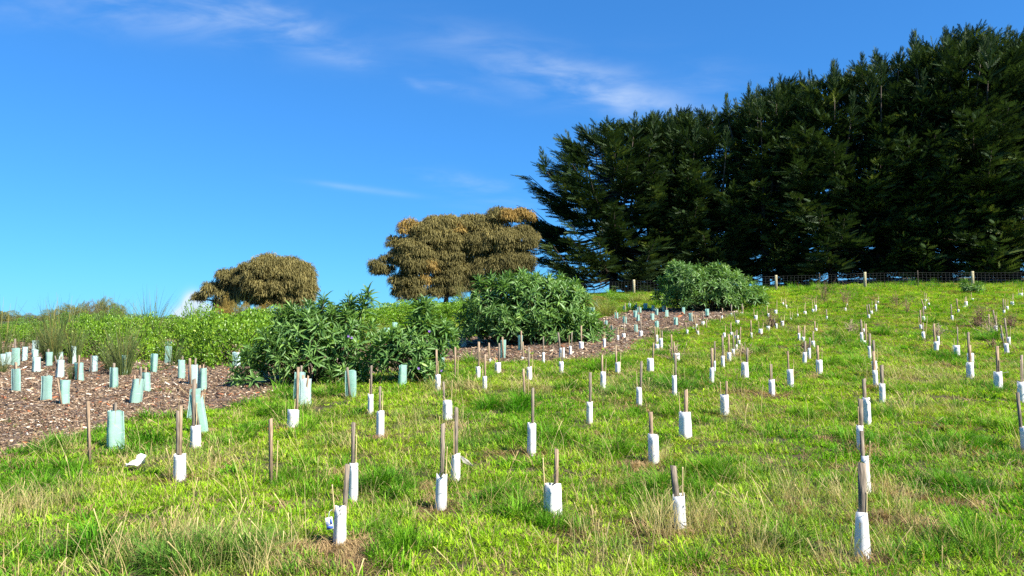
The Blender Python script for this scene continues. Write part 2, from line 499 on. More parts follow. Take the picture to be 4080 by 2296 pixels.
gx = axis(-1500, 1500, -45, 50, .5, 2)
gy = axis(-300, 1500, -4, 80, .5, 2)
X, Y = np.meshgrid(gx, gy)
Z = ground_z(X, Y)
nx, ny = len(gx), len(gy)
idx = np.arange(nx * ny).reshape(ny, nx)
quads = np.stack([idx[:-1, :-1], idx[:-1, 1:], idx[1:, 1:], idx[1:, :-1]], -1).reshape(-1, 4)
ground = link('ground', mesh_np('ground', np.stack([X, Y, Z], -1).reshape(-1, 3), quads), M['soil'], smooth_shade=True)
tag(ground, 'sloping pasture ground', kind='structure')

MULCH_PX = [(-260, 1900), (0, 1822), (150, 1790), (330, 1735), (480, 1690), (620, 1655), (760, 1645), (900, 1628), (1000, 1605), (1100, 1572), (1180, 1548),
            (1300, 1532), (1420, 1503), (1600, 1480), (1740, 1448), (1880, 1440), (2050, 1446), (2230, 1438), (2400, 1432), (2510, 1402), (2565, 1350),
            (2690, 1328), (2770, 1302), (2860, 1276), (2930, 1264), (2960, 1246)]
poly = [ground_at(*p) for p in MULCH_PX]
poly = [(p.x, p.y) for p in poly]
poly += [(p.x, p.y) for p in (ground_at(2900, 1232), ground_at(2760, 1226), ground_at(2640, 1232), ground_at(2500, 1244), ground_at(2400, 1268), ground_at(2300, 1310))]
poly += [(-3, 27), (-8, 27), (-16, 33), (-30, 38), (-34, 24), (-16, 9)]
pr = []
for i, a in enumerate(poly):
    b = poly[(i + 1) % len(poly)]
    n = max(2, int(math.dist(a, b) / .35))
    for k in range(n):
        t = k / n
        j = 0.09 if i < len(MULCH_PX) - 1 else .02
        pr.append((a[0] + (b[0] - a[0]) * t + random.uniform(-j, j), a[1] + (b[1] - a[1]) * t + random.uniform(-j, j)))
PR = np.array(pr)


def mulch_sd(x, y):
    """signed distance to the mulch outline, positive inside"""
    x = np.asarray(x, float).ravel(); y = np.asarray(y, float).ravel()
    A = PR; B = np.roll(PR, -1, 0)
    d2 = np.full(x.shape, 1e18); inside = np.zeros(x.shape, bool)
    for (ax, ay), (bx, by) in zip(A, B):
        ex, ey = bx - ax, by - ay
        t = np.clip(((x - ax) * ex + (y - ay) * ey) / (ex * ex + ey * ey + 1e-12), 0, 1)
        d2 = np.minimum(d2, (x - ax - t * ex) ** 2 + (y - ay - t * ey) ** 2)
        c = ((ay > y) != (by > y)) & (x < (bx - ax) * (y - ay) / (by - ay + 1e-12) + ax)
        inside ^= c
    return np.sqrt(d2) * np.where(inside, 1, -1)


mx_ = np.arange(-20, 17, .22); my_ = np.arange(6.5, 48, .22)
X, Y = np.meshgrid(mx_, my_)
sd = mulch_sd(X, Y).reshape(X.shape)
Zm = ground_z(X, Y) + np.clip(sd * .25, -.08, .028) + .012 * RNG.standard_normal(X.shape) * (sd > .3)
idx = np.arange(X.size).reshape(X.shape)
quads = np.stack([idx[:-1, :-1], idx[:-1, 1:], idx[1:, 1:], idx[1:, :-1]], -1).reshape(-1, 4)
keep = (sd.ravel()[quads] > -.4).any(1)
mb = link('mulch_bed', mesh_np('mulch_bed', np.stack([X, Y, Zm], -1).reshape(-1, 3), quads[keep]), M['mulch'], smooth_shade=True)
tag(mb, 'bed of brown wood chip mulch along the pasture edge', kind='structure')

# ------------------------------------------------------------------ scatter by geometry nodes
def scatter(name, protos, P, rot, scl, which, col, label, cat):
    pc = bpy.data.collections.new(name + '_kinds')
    for i, (me, mat) in enumerate(protos):
        me.materials.append(mat)
        pc.objects.link(bpy.data.objects.new('%s_kind_%02d' % (name, i), me))
    me = bpy.data.meshes.new(name)
    me.vertices.add(len(P)); me.vertices.foreach_set('co', np.ascontiguousarray(P, np.float32).ravel())
    for nm, typ, arr in (('rot', 'FLOAT_VECTOR', rot), ('scl', 'FLOAT_VECTOR', scl)):
        a = me.attributes.new(nm, typ, 'POINT'); a.data.foreach_set('vector', np.ascontiguousarray(arr, np.float32).ravel())
    a = me.attributes.new('which', 'INT', 'POINT'); a.data.foreach_set('value', np.ascontiguousarray(which, np.int32))
    a = me.attributes.new('col', 'FLOAT_COLOR', 'POINT')
    a.data.foreach_set('color', np.ascontiguousarray(np.concatenate([col, np.ones((len(col), 1))], 1), np.float32).ravel())
    o = bpy.data.objects.new(name, me); COL.objects.link(o)
    ng = bpy.data.node_groups.new(name + '_nodes', 'GeometryNodeTree')
    ng.interface.new_socket('Geometry', in_out='INPUT', socket_type='NodeSocketGeometry')
    ng.interface.new_socket('Geometry', in_out='OUTPUT', socket_type='NodeSocketGeometry')
    N, L = ng.nodes, ng.links
    gi, go = N.new('NodeGroupInput'), N.new('NodeGroupOutput')
    iop = N.new('GeometryNodeInstanceOnPoints')
    ci = N.new('GeometryNodeCollectionInfo')
    ci.inputs['Collection'].default_value = pc
    ci.inputs['Separate Children'].default_value = True
    ci.inputs['Reset Children'].default_value = True
    def named(nm, typ):
        n = N.new('GeometryNodeInputNamedAttribute'); n.data_type = typ; n.inputs['Name'].default_value = nm
        return n.outputs['Attribute']
    e2r = N.new('FunctionNodeEulerToRotation')
    L.new(named('rot', 'FLOAT_VECTOR'), e2r.inputs[0])
    L.new(gi.outputs[0], iop.inputs['Points'])
    L.new(ci.outputs[0], iop.inputs['Instance'])
    iop.inputs['Pick Instance'].default_value = True
    L.new(named('which', 'INT'), iop.inputs['Instance Index'])
    L.new(e2r.outputs[0], iop.inputs['Rotation'])
    L.new(named('scl', 'FLOAT_VECTOR'), iop.inputs['Scale'])
    L.new(iop.outputs[0], go.inputs[0])
    md = o.modifiers.new('scatter', 'NODES'); md.node_group = ng
    return tag(o, label, cat, kind='stuff')


BLADE_V = [(-.5, 0, 0), (.5, 0, 0), (-.42, .5, .06), (.42, .5, .06), (0, 1, -.10)]
BLADE_F = [(0, 1, 3), (0, 3, 2), (2, 3, 4)]


def tuft(name, n, R, l0, l1, w, lean0, lean1, droop=.0, seed=1):
    r = np.random.default_rng(seed)
    a = r.uniform(0, 6.283, n); rr = R * np.sqrt(r.uniform(0, 1, n))
    P = np.stack([rr * np.cos(a), rr * np.sin(a), np.full(n, -.01)], 1)
    az = a + r.normal(0, .9, n); le = r.uniform(lean0, lean1, n)
    d = np.stack([np.cos(az) * np.sin(le), np.sin(az) * np.sin(le), np.cos(le)], 1)
    side = np.stack([-np.sin(az), np.cos(az), np.zeros(n)], 1)
    nn = np.cross(side, d)
    nn = np.where((nn[:, 2:3] < 0), -nn, nn)
    L_ = r.uniform(l0, l1, n); W = w * r.uniform(.7, 1.3, n)
    tv = np.array(BLADE_V); tv[:, 2] *= (1 + droop * 4); tv[4, 2] -= droop
    V, Fc = cards(P, d, nn, L_, W, tv, BLADE_F)
    return mesh_np(name, V, Fc, np.repeat(r.uniform(0, 1, n), 5))


def straw(name, n, R, l0, l1, w, seed, heads=True):
    r = np.random.default_rng(seed); S = Soup()
    for i in range(n):
        a = r.uniform(0, 6.283); rr = R * math.sqrt(r.uniform()); le = abs(r.normal(0, .28)); az = a + r.normal(0, 1)
        L_ = r.uniform(l0, l1); b = r.uniform(.0, .5)
        p0 = np.array([rr * math.cos(a), rr * math.sin(a), -.01])
        hd = np.array([math.cos(az), math.sin(az), 0])
        pts = [p0 + hd * L_ * (math.sin(le) * t + b * t * t * .6) + np.array([0, 0, L_ * (math.cos(le) * t - b * .35 * t * t)]) for t in (0, .35, .7, 1)]
        pts = np.array(pts); side = np.array([-hd[1], hd[0], 0]) * w * .5
        if r.uniform() < .5: side = hd * w * .5
        ww = np.array([1, .9, .75, .5])[:, None]
        if heads and r.uniform() < .4: ww = np.array([.9, .7, .6, 2.2])[:, None]
        V = np.concatenate([pts - side * ww, pts + side * ww])
        Fc = []
        for k in range(3): Fc += [(k, k + 4, k + 5), (k, k + 5, k + 1)]
        S.add(V, Fc, r.uniform())
    return S.mesh(name)


# ------------------------------------------------------------------ data: guards read from the photograph
# (zone, x0, x1, top y, base y, stakes [(x, y, width px)], canes [(x, y)], yaw deg, lean px, own label)
W_ = []
def wg(zone, x0, x1, yt, yb, st=(), ca=(), yaw=None, lean=0, label=None, extra=None):
    W_.append(dict(zone=zone, x0=x0, x1=x1, yt=yt, yb=yb, st=list(st), ca=list(ca), yaw=yaw, lean=lean, label=label, extra=extra))
G_ = []
def gg(zone, x0, x1, yt, yb, st=(), lean=0, pale=False, label=None):
    G_.append(dict(zone=zone, x0=x0, x1=x1, yt=yt, yb=yb, st=list(st), lean=lean, pale=pale, label=label))

# near cartons, each with its own look
wg('n', 3400, 3474, 2046, 2228, [(3437, 1846, 31)], [(3452, 1960)], 52, 0, 'tall tapering white carton guard with broad grey stake, nearest the camera at lower right')
wg('n', 3429, 3474, 1822, 1965, [(3435, 1718, 14)], [(3465, 1757)], 50, 4, 'white carton guard half hidden behind the tall tapering nearest one')
wg('n', 3411, 3446, 1697, 1792, [(3430, 1590, 20)], [(3418, 1621)], 60, 3, 'white carton guard with wide grey stake, third back in the column above the nearest guard')
wg('n', 3440, 3472, 1587, 1692, [(3443, 1510, 13)], [], 40, 5, 'leaning white carton guard with thin dark stake, fourth in the column above the nearest')
wg('n', 3502, 3531, 1530, 1609, [(3514, 1455, 13)], [], 55, 0, 'white carton guard with dark stake standing just right of the leaning column')
wg('n', 4067, 4098, 1700, 1800, [(4056, 1564, 11)], [], 45, 5, 'white carton guard with leaning dark stake, cut by the right edge of the photo')
wg('n', 4052, 4090, 1522, 1607, [(4072, 1415, 17)], [(4064, 1434)], 50, 0, 'white carton guard with thick grey stake and pale cane at the right edge')
wg('n', 2685, 2740, 1978, 2115, [(2683, 1857, 24)], [(2719, 1861)], 76, 14, 'leaning white carton guard in straw tussock with a wide tilted stake')
wg('n', 2166, 2240, 1932, 2060, [(2218, 1790, 15)], [(2163, 1824)], 42, 4, 'wide white carton guard with brown stake and pale cane at centre front', 'leaf')
wg('n', 1327, 1379, 2021, 2172, [(1384, 1851, 17)], [(1324, 1931)], 48, -3, 'mouldy white carton guard with a blue printed tag hanging on it', 'tag')
wg('n', 1389, 1425, 1851, 2002, [(1407, 1684, 13)], [(1421, 1732)], 68, -2, 'tall narrow white carton guard behind the one with the blue tag')
wg('n', 1733, 1779, 1889, 2030, [(1764, 1689, 15)], [(1782, 1780)], 72, -8, 'white carton guard with torn rim and long rusty brown stake leaning right')
wg('n', 1795, 1833, 1810, 1923, [(1818, 1623, 13)], [(1808, 1680)], 58, -3, 'white carton guard with a torn flap sticking out to the right', 'flap')
wg('n', 695, 736, 1810, 1919, [(708, 1637, 13), (719, 1617, 11)], [], 78, 2, 'white carton guard with two brown stakes beside a dry tussock')
wg('n', 757, 801, 1698, 1787, [(771, 1511, 12)], [(785, 1606)], 50, 2, 'white carton guard in front of the two leaning green sleeves')
wg('n', 1143, 1188, 1634, 1711, [(1187, 1463, 10)], [(1176, 1590)], 62, -5, 'white carton guard tilted right beside orange flowers with a long leaning stake')
wg('n', 2583, 2628, 1733, 1846, [(2593, 1642, 15)], [], 48, 5, 'white carton guard with short wide dark stake over a bare brown patch')
wg('n', 2704, 2759, 1644, 1747, [(2734, 1554, 14)], [(2704, 1563)], 52, 4, 'broad white carton guard with grey stake and thin dark cane')
wg('n', 2100, 2136, 1688, 1813, [(2123, 1546, 10)], [], 55, -2, 'narrow white carton guard with tall grey stake left of centre')
wg('n', 2336, 2362, 1605, 1687, [(2352, 1484, 10)], [], 60, -2, 'small white carton guard with tall bleached stake in the middle of the grass')
wg('n', 2869, 2907, 1573, 1656, [(2896, 1519, 9)], [(2869, 1522)], 50, 3, 'spotted white carton guard with short brown stake right of the broad one')
wg('n', 1763, 1803, 1598, 1673, [(1767, 1521, 9)], [(1802, 1515)], 52, 0, 'squat white carton guard with stake and cane standing at its two edges')
wg('n', 1498, 1530, 1640, 1744, [(1514, 1540, 9)], [(1525, 1560)], 55, -2, 'white carton guard with short grey stake, in front of the leafy shrub')
wg('n', 1465, 1487, 1572, 1650, [(1479, 1457, 8)], [(1472, 1511)], 60, 0, 'narrow white carton guard with tall brown stake, close to the leafy shrub')
# right edge column
wg('n', 3959, 3998, 1483, 1557, [(3975, 1379, 14)], [(3982, 1434)], 45, 2, 'white carton guard with folded out rim and thick weathered stake', 'rim')
wg('n', 3849, 3883, 1444, 1508, [(3865, 1373, 11)], [], 48, 0, 'spotted white carton guard, front one of a close pair at right')
wg('n', 3852, 3883, 1408, 1455, [(3859, 1324, 10)], [], 50, 0, 'white carton guard with tall stake, rear one of a close pair at right')
wg('n', 3796, 3827, 1377, 1425, [(3816, 1303, 4)], [(3800, 1348)], 50, 0, 'wide square white carton guard with one thin dark cane')
wg('n', 3720, 3741, 1362, 1401, [(3722, 1290, 11)], [], 50, 0, 'white carton guard with thick crooked dark stake')
wg('m', 3734, 3746, 1340, 1385, [], [(3740, 1312)], 60, 0)
z = 'e'   # eastern column pair
wg(z, 4001, 4024, 1368, 1411, [(3988, 1297, 5)], [(4006, 1330)], 55, 6)
wg(z, 4011, 4028, 1344, 1373, [(4004, 1267, 9)], [(4025, 1301)], 50, 0)
wg(z, 3988, 4000, 1331, 1356, [], [(3990, 1300)], 60, 3)
wg(z, 3961, 3976, 1298, 1320, [(3968, 1258, 3)], [], 60, 2)
wg(z, 3964, 3972, 1285, 1298, [(3957, 1235, 6)], [(3971, 1244)], 55, 0)
wg(z, 3995, 4006, 1240, 1250, [(3997, 1191, 4)], [(4004, 1195)], 60, 0)
wg(z, 4007, 4020, 1221, 1238, [], [(4006, 1193), (4015, 1194)], 60, 0)
wg(z, 4025, 4042, 1202, 1218, [], [(4033, 1172), (4037, 1170)], 55, 0)
wg(z, 4057, 4078, 1168, 1183, [], [(4056, 1152), (4073, 1147)], 50, 0)
z = 'd'
wg(z, 3788, 3800, 1258, 1276, [(3790, 1213, 4)], [], 60, 0)
wg(z, 3814, 3824, 1236, 1247, [(3812, 1190, 5)], [], 60, 0)
wg(z, 3836, 3848, 1221, 1234, [], [(3845, 1185)], 60, 0)
wg(z, 3842, 3857, 1202, 1222, [], [(3847, 1180), (3851, 1182)], 55, 0)
wg(z, 3869, 3881, 1191, 1202, [], [(3869, 1166)], 50, 0)
z = 'c'
wg(z, 3673, 3689, 1323, 1357, [(3678, 1286, 5)], [(3695, 1260)], 55, 5)
wg(z, 3662, 3676, 1294, 1311, [(3667, 1236, 8)], [(3658, 1260)], 55, 2)
wg(z, 3674, 3689, 1261, 1284, [(3679, 1224, 5)], [], 55, 3)
wg(z, 3681, 3691, 1222, 1239, [(3671, 1192, 4)], [(3686, 1200)], 60, 0)
wg(z, 3682, 3696, 1196, 1205, [], [(3683, 1165), (3690, 1168)], 55, 0)
wg(z, 3696, 3706, 1208, 1224, [], [(3699, 1183)], 55, 0)
z = 'b'
wg(z, 3479, 3503, 1477, 1550, [(3481, 1400, 14)], [], 60, 8)
wg(z, 3474, 3500, 1440, 1500, [(3481, 1356, 10)], [(3494, 1390)], 60, 5)
wg(z, 3459, 3473, 1380, 1438, [(3466, 1329, 10)], [], 55, 3)
wg(z, 3428, 3456, 1360, 1378, [(3451, 1290, 7)], [], 55, 3)
wg(z, 3428, 3442, 1326, 1366, [(3431, 1273, 6)], [(3436, 1300)], 55, 4)
wg(z, 3436, 3447, 1312, 1328, [], [(3434, 1280), (3444, 1282)], 60, 0)
wg(z, 3456, 3468, 1255, 1269, [(3454, 1215, 4)], [], 55, 0)
wg(z, 3465, 3479, 1242, 1253, [(3462, 1212, 5)], [(3474, 1200)], 55, 0)
wg(z, 3486, 3495, 1214, 1242, [], [(3486, 1193), (3492, 1196)], 60, 0)
wg(z, 3491, 3503, 1202, 1213, [], [(3500, 1180)], 55, 0)
z = 'a'
wg(z, 3136, 3164, 1472, 1541, [(3140, 1399, 7)], [(3162, 1432)], 50, 2, 'white carton guard with slim dark stake standing apart right of centre')
wg(z, 3062, 3089, 1514, 1579, [(3072, 1452, 10)], [(3068, 1441)], 50, 0, 'white carton guard with short dark stake over a reddish brown patch')
wg(z, 3250, 3279, 1435, 1491, [(3258, 1377, 9)], [(3275, 1388)], 50, 0, 'white carton guard with thick dark stake and pale cane beside a brown mound')
wg(z, 3196, 3215, 1405, 1453, [(3208, 1359, 9)], [], 58, -4)
wg(z, 3216, 3232, 1388, 1430, [(3227, 1345, 7)], [], 58, -2)
wg(z, 3232, 3249, 1359, 1384, [(3241, 1320, 5)], [(3237, 1326)], 55, 3)
wg(z, 3178, 3190, 1328, 1360, [(3181, 1298, 6)], [(3187, 1300)], 60, 0)
wg(z, 3193, 3209, 1343, 1363, [(3206, 1298, 6)], [(3198, 1318)], 60, 0)
wg(z, 3245, 3258, 1311, 1326, [(3246, 1280, 5)], [(3258, 1290)], 60, 0)
z = 'f'   # far right middle, small
for r_ in [(3290, 3299, 1267, 1276, [(3293, 1233, 5)], []), (3234, 3245, 1232, 1247, [], [(3236, 1196)]), (3245, 3255, 1216, 1241, [], [(3244, 1190), (3251, 1184)]),
           (3175, 3182, 1253, 1266, [], [(3177, 1226)]), (3129, 3137, 1216, 1230, [], [(3127, 1190), (3131, 1193)]), (3116, 3124, 1209, 1218, [], [(3112, 1185), (3122, 1192)]),
           (3365, 3373, 1227, 1242, [], [(3371, 1212)]), (3374, 3379, 1211, 1224, [], [(3377, 1198)]), (3200, 3215, 1241, 1255, [], [(3204, 1214), (3209, 1203)]),
           (3084, 3098, 1236, 1253, [], [(3095, 1198)]), (3057, 3066, 1249, 1267, [], [(3057, 1218)]), (3146, 3158, 1268, 1283, [], [(3148, 1238), (3157, 1245)])]:
    wg(z, *r_)
z = 'g'
for r_ in [(2990, 2999, 1326, 1349, [(2992, 1277, 5)], []), (3021, 3040, 1311, 1335, [], [(3022, 1280), (3041, 1286)]), (3052, 3069, 1302, 1317, [], [(3068, 1279)]),
           (3089, 3098, 1291, 1312, [(3083, 1268, 3)], []), (3110, 3125, 1280, 1300, [], [(3111, 1262), (3125, 1255)]), (3004, 3019, 1257, 1278, [], [(3003, 1231), (3016, 1240)]),
           (2953, 2962, 1245, 1259, [(2957, 1211, 4)], [(2962, 1220)]), (2872, 2881, 1262, 1273, [(2879, 1228, 4)], []), (2910, 2918, 1253, 1262, [(2914, 1214, 4)], []), (2930, 2947, 1281, 1293, [(2923, 1242, 4)], [])]:
    wg(z, *r_)
z = 'h'   # the slanting file up the middle
wg(z, 2953, 2985, 1444, 1505, [(2978, 1386, 10)], [(2947, 1397)], 50, 3, 'bulging white carton guard with weathered stake right of the slanting file')
wg(z, 2826, 2846, 1466, 1535, [(2837, 1388, 10)], [], 62, -3)
wg(z, 2843, 2852, 1439, 1494, [(2848, 1360, 6)], [], 60, -2)
wg(z, 2872, 2889, 1418, 1467, [(2879, 1337, 7)], [(2886, 1376)], 62, 0)
wg(z, 2896, 2915, 1405, 1444, [(2904, 1332, 7)], [(2912, 1368)], 55, 0)
wg(z, 2914, 2930, 1391, 1422, [(2922, 1325, 6)], [], 58, 0)
wg(z, 2930, 2940, 1374, 1402, [(2936, 1314, 6)], [], 58, 0)
wg(z, 2940, 2951, 1357, 1379, [(2951, 1303, 4)], [], 58, 0)
wg(z, 2926, 2945, 1343, 1357, [], [(2930, 1320)], 50, 0)
wg(z, 2880, 2892, 1327, 1348, [], [(2890, 1298)], 50, 0)
wg(z, 2908, 2919, 1323, 1342, [(2912, 1286, 4)], [], 50, 0)
wg(z, 2677, 2698, 1496, 1577, [(2692, 1414, 8)], [(2681, 1451)], 55, 0, 'slim white carton guard with tall dark stake left of the slanting file')
z = 'i'   # along the mulch edge right part
for r_ in [(2733, 2743, 1321, 1333, [(2732, 1287, 4)], []), (2776, 2786, 1325, 1337, [(2770, 1301, 4)], [(2784, 1300)]), (2771, 2779, 1295, 1308, [(2775, 1256, 4)], [(2766, 1262)]),
           (2793, 2809, 1286, 1298, [(2802, 1242, 4)], []), (2609, 2627, 1372, 1400, [(2609, 1300, 4)], [(2613, 1306)]), (2612, 2623, 1335, 1368, [], [(2619, 1304), (2611, 1310)]),
           (2625, 2642, 1348, 1389, [(2638, 1318, 4)], [(2629, 1308)]), (2683, 2710, 1408, 1439, [(2685, 1363, 5)], []), (2577, 2606, 1429, 1484, [(2604, 1366, 6)], []),
           (2545, 2562, 1319, 1343, [(2553, 1271, 5)], []), (2477, 2493, 1329, 1350, [(2487, 1285, 5)], []), (2456, 2467, 1337, 1359, [(2457, 1302, 4)], [(2464, 1306)])]:
    wg(z, *r_)
z = 'j'   # below the second shrub
for r_ in [(1895, 1914, 1463, 1513, [(1908, 1362, 9)], [(1912, 1401)]), (1922, 1941, 1501, 1556, [(1933, 1412, 7)], [(1922, 1455)]), (1947, 1957, 1430, 1449, [(1948, 1366, 6)], [(1944, 1380)]),
           (1970, 1997, 1445, 1490, [(1989, 1368, 7)], [(1972, 1405)]), (2076, 2088, 1423, 1436, [(2083, 1362, 6)], []), (2097, 2121, 1463, 1521, [(2107, 1383, 7)], [(2122, 1414)]),
           (2160, 2170, 1405, 1449, [(2165, 1341, 5)], []), (2227, 2251, 1387, 1432, [(2224, 1325, 8)], []), (2227, 2246, 1443, 1494, [(2241, 1385, 6)], [(2234, 1407)]),
           (2267, 2279, 1379, 1418, [(2279, 1323, 5)], [(2267, 1337)]), (2306, 2326, 1363, 1394, [(2316, 1298, 6)], []), (2402, 2414, 1350, 1389, [], [(2406, 1322), (2410, 1326)])]:
    wg(z, *r_)
z = 'k'
wg(z, 2390, 2415, 1483, 1552, [(2399, 1414, 7)], [(2415, 1430)], 60, -3, 'leaning spotted white carton guard with stake and cane in mid field')
wg(z, 2450, 2474, 1444, 1488, [(2454, 1377, 6)], [(2474, 1395)], 55, 0, 'small white carton guard between stake and cane, just below the mulch')
wg(z, 2535, 2559, 1544, 1620, [(2556, 1440, 9)], [(2536, 1478)], 55, 0, 'slender white carton guard with tall reddish stake and pale cane')
wg(z, 1734, 1756, 1494, 1558, [(1739, 1393, 7)], [(1747, 1440)], 60, 2, 'white carton guard with tall orange brown stake at the right end of the leafy shrub')

# green film sleeves
g = 'near'
gg(g, 425, 489, 1640, 1792, [(454, 1610, 10), (462, 1604, 9)], 3, False, 'wide green film sleeve with twin stakes, standing in grass at the mulch edge')
gg(g, 743, 790, 1551, 1673, [(775, 1513, 12)], -10, False, 'green film sleeve leaning left, rear one of two at the mulch edge')
gg(g, 772, 838, 1576, 1727, [(776, 1560, 9), (808, 1563, 11)], 24, False, 'tall green film sleeve leaning right, front one of two at the mulch edge')
gg(g, 1165, 1212, 1485, 1601, [(1200, 1457, 8)], -3, False, 'green film sleeve, left of two touching ones below the leafy shrub')
gg(g, 1191, 1239, 1511, 1618, [(1207, 1495, 9), (1229, 1497, 7)], 0, True, 'pale green film sleeve, right of two touching ones below the leafy shrub')
gg(g, 1376, 1423, 1479, 1588, [(1388, 1463, 9)], 2, False, 'lone green film sleeve in grass before the leafy shrub')
gg(g, 1585, 1619, 1455, 1540, [], -2, False, 'green film sleeve dappled by leaf shade under the leafy shrub')
gg(g, 1030, 1065, 1451, 1532, [], 0, False, 'green film sleeve in the shade under the left side of the leafy shrub')
gg(g, 927, 958, 1405, 1467, [], 2, True, 'pale film sleeve at the left tip of the leafy shrub')
g = 'bed'
gg(g, 46, 89, 1471, 1565, [(60, 1443, 7), (66, 1445, 7)], 5)
gg(g, 165, 206, 1500, 1603, [(185, 1487, 9)], 0)
gg(g, 228, 273, 1516, 1618, [(240, 1507, 6)], -2)
gg(g, 124, 158, 1424, 1486, [], 0, True)
gg(g, 214, 252, 1435, 1510, [(217, 1418, 6), (246, 1420, 6)], -2, True)
gg(g, 292, 333, 1447, 1522, [(326, 1415, 6)], 5)
gg(g, 352, 385, 1419, 1487, [(370, 1417, 7)], -3, True)
gg(g, 434, 467, 1466, 1552, [(454, 1447, 16)], 1)
gg(g, 475, 504, 1418, 1501, [], -1)
gg(g, 506, 562, 1512, 1613, [(534, 1495, 8), (561, 1498, 8)], -12)
gg(g, 556, 598, 1486, 1565, [(569, 1461, 9), (583, 1464, 7)], 2)
gg(g, 595, 624, 1411, 1488, [], -2)
gg(g, 614, 641, 1371, 1417, [], 4)
gg(g, 658, 684, 1381, 1452, [], 0)
gg(g, 660, 689, 1361, 1405, [], 0)
gg(g, 710, 737, 1378, 1440, [], 0)
gg(g, 703, 736, 1436, 1514, [(727, 1421, 6)], 1)
gg(g, 751, 788, 1455, 1537, [(763, 1427, 9), (780, 1428, 7)], 0, True)
gg(g, 784, 820, 1468, 1561, [(795, 1456, 8), (812, 1452, 5)], 0)
g = 'left'
gg(g, 48, 79, 1388, 1460, [(59, 1350, 7)], 0)
gg(g, 81, 107, 1383, 1443, [], -2, True)
gg(g, 0, 22, 1412, 1464, [], 0, True)
gg(g, 22, 45, 1405, 1458, [], 0, True)
gg(g, 122, 152, 1357, 1400, [(147, 1340, 4)], 0, True)
gg(g, 122, 150, 1394, 1426, [], 0, True)
gg(g, 176, 207, 1404, 1462, [(192, 1391, 6)], 0)
gg(g, 218, 248, 1402, 1436, [], 0, True)
gg(g, 281, 304, 1381, 1452, [], 3, True)
g = 'mid'
for r_ in [(1111, 1136, 1364, 1416), (1179, 1198, 1343, 1393), (1210, 1233, 1385, 1422), (1498, 1512, 1316, 1337), (1529, 1554, 1306, 1327), (1562, 1583, 1285, 1310),
           (1622, 1645, 1329, 1374), (1717, 1726, 1304, 1331), (1732, 1752, 1356, 1385), (1742, 1771, 1410, 1459), (1779, 1802, 1327, 1379)]:
    gg(g, *r_)
g = 'edge'
gg(g, 1836, 1858, 1333, 1386, [(1842, 1318, 4), (1848, 1305, 4)], 0, True)
gg(g, 1903, 1922, 1326, 1374, [(1913, 1322, 6)], 1)
gg(g, 1992, 2015, 1355, 1432, [(2002, 1343, 8)], -3)
gg(g, 2064, 2083, 1337, 1399, [(2077, 1318, 5)], 0)
gg(g, 2203, 2224, 1327, 1370, [(2208, 1307, 6)], 0)
g = 'far'
for (x0, x1, a, b) in [(2344, 2355, 1225, 1252), (2356, 2370, 1225, 1251), (2369, 2383, 1203, 1234), (2450, 2464, 1246, 1273), (2481, 2497, 1262, 1292),
                       (2524, 2539, 1238, 1267), (2536, 2549, 1254, 1283), (2539, 2557, 1225, 1250), (2563, 2580, 1209, 1236), (2530, 2539, 1215, 1236), (2526, 2541, 1294, 1327),
                       (2592, 2607, 1250, 1279), (2610, 2623, 1231, 1259), (2610, 2625, 1279, 1310), (2596, 2609, 1217, 1242), (2638, 2654, 1219, 1246), (2650, 2663, 1236, 1265),
                       (2718, 2729, 1225, 1254), (2725, 2735, 1214, 1240), (2745, 2761, 1248, 1285), (2758, 2770, 1217, 1240), (2768, 2783, 1210, 1236), (2685, 2702, 1265, 1297),
                       (2410, 2421, 1277, 1298), (2433, 2443, 1298, 1318), (2503, 2514, 1209, 1230), (2483, 2493, 1219, 1244), (2811, 2826, 1231, 1266), (2758, 2768, 1305, 1314)]:
    gg(g, x0, x1, a, b, [(x0 + (x1 - x0) * random.uniform(.3, .7), a - random.uniform(5, 11), 3)] if random.random() < .75 else [])

# bare stakes: (x bottom, y bottom, x top, y top, width px, cane top or None, label)
BARE = [(360, 1857, 350, 1599, 12, None, 'lone brown stake without a guard at the mulch edge'),
        (1080, 1934, 1078, 1669, 14, (1103, 1758), 'bare grey stake with a short bamboo cane and no guard'),
        (1813, 1524, 1814, 1383, 7, (1825, 1422), 'bare orange brown stake and cane right of the leafy shrub'),
        (2092, 1596, 2085, 1470, 8, (2107, 1485), 'bare bleached stake and cane leaning left in the middle of the grass'),
        (2677, 1425, 2675, 1333, 5, None, 'bare grey stake beside an arching dry stem'),
        (3941, 1302, 3939, 1252, 6, None, 'bare reddish stake among dead weeds at right'),
        (2870, 1288, 2868, 1256, 4, None, 'thin bare stake on the far mulch corner'),
        (2815, 1312, 2814, 1275, 4, None, 'thin bare stake where mulch meets grass, right side')]

ORD = ['leftmost', 'second from left', 'third from left', 'fourth from left', 'fifth from left', 'sixth from left', 'seventh from left', 'eighth from left', 'ninth from left', 'tenth from left',
       '11th from left', '12th from left', '13th from left', '14th from left', '15th from left', '16th from left', '17th from left', '18th from left', '19th from left', '20th from left',
       '21st from left', '22nd from left', '23rd from left', '24th from left', '25th from left', '26th from left', '27th from left', '28th from left', '29th from left', '30th from left', '31st from left']
ZONE_W = {'m': 'tucked behind the one with a crooked stake', 'e': 'in the column along the right edge, %s', 'd': 'in the short far column before the rightmost fence post, %s',
          'c': 'in the far column right of the nearest guard, %s', 'b': 'in the column rising above the nearest guard, %s', 'a': 'around the brown mound right of centre, %s',
          'f': 'in the far scatter below the left fence post, %s', 'g': 'in the far scatter beside the distant leafy shrub, %s', 'h': 'in the slanting file right of centre, %s',
          'i': 'along the right mulch edge, %s', 'j': 'before the round leafy shrub, %s', 'k': 'in mid field, %s'}
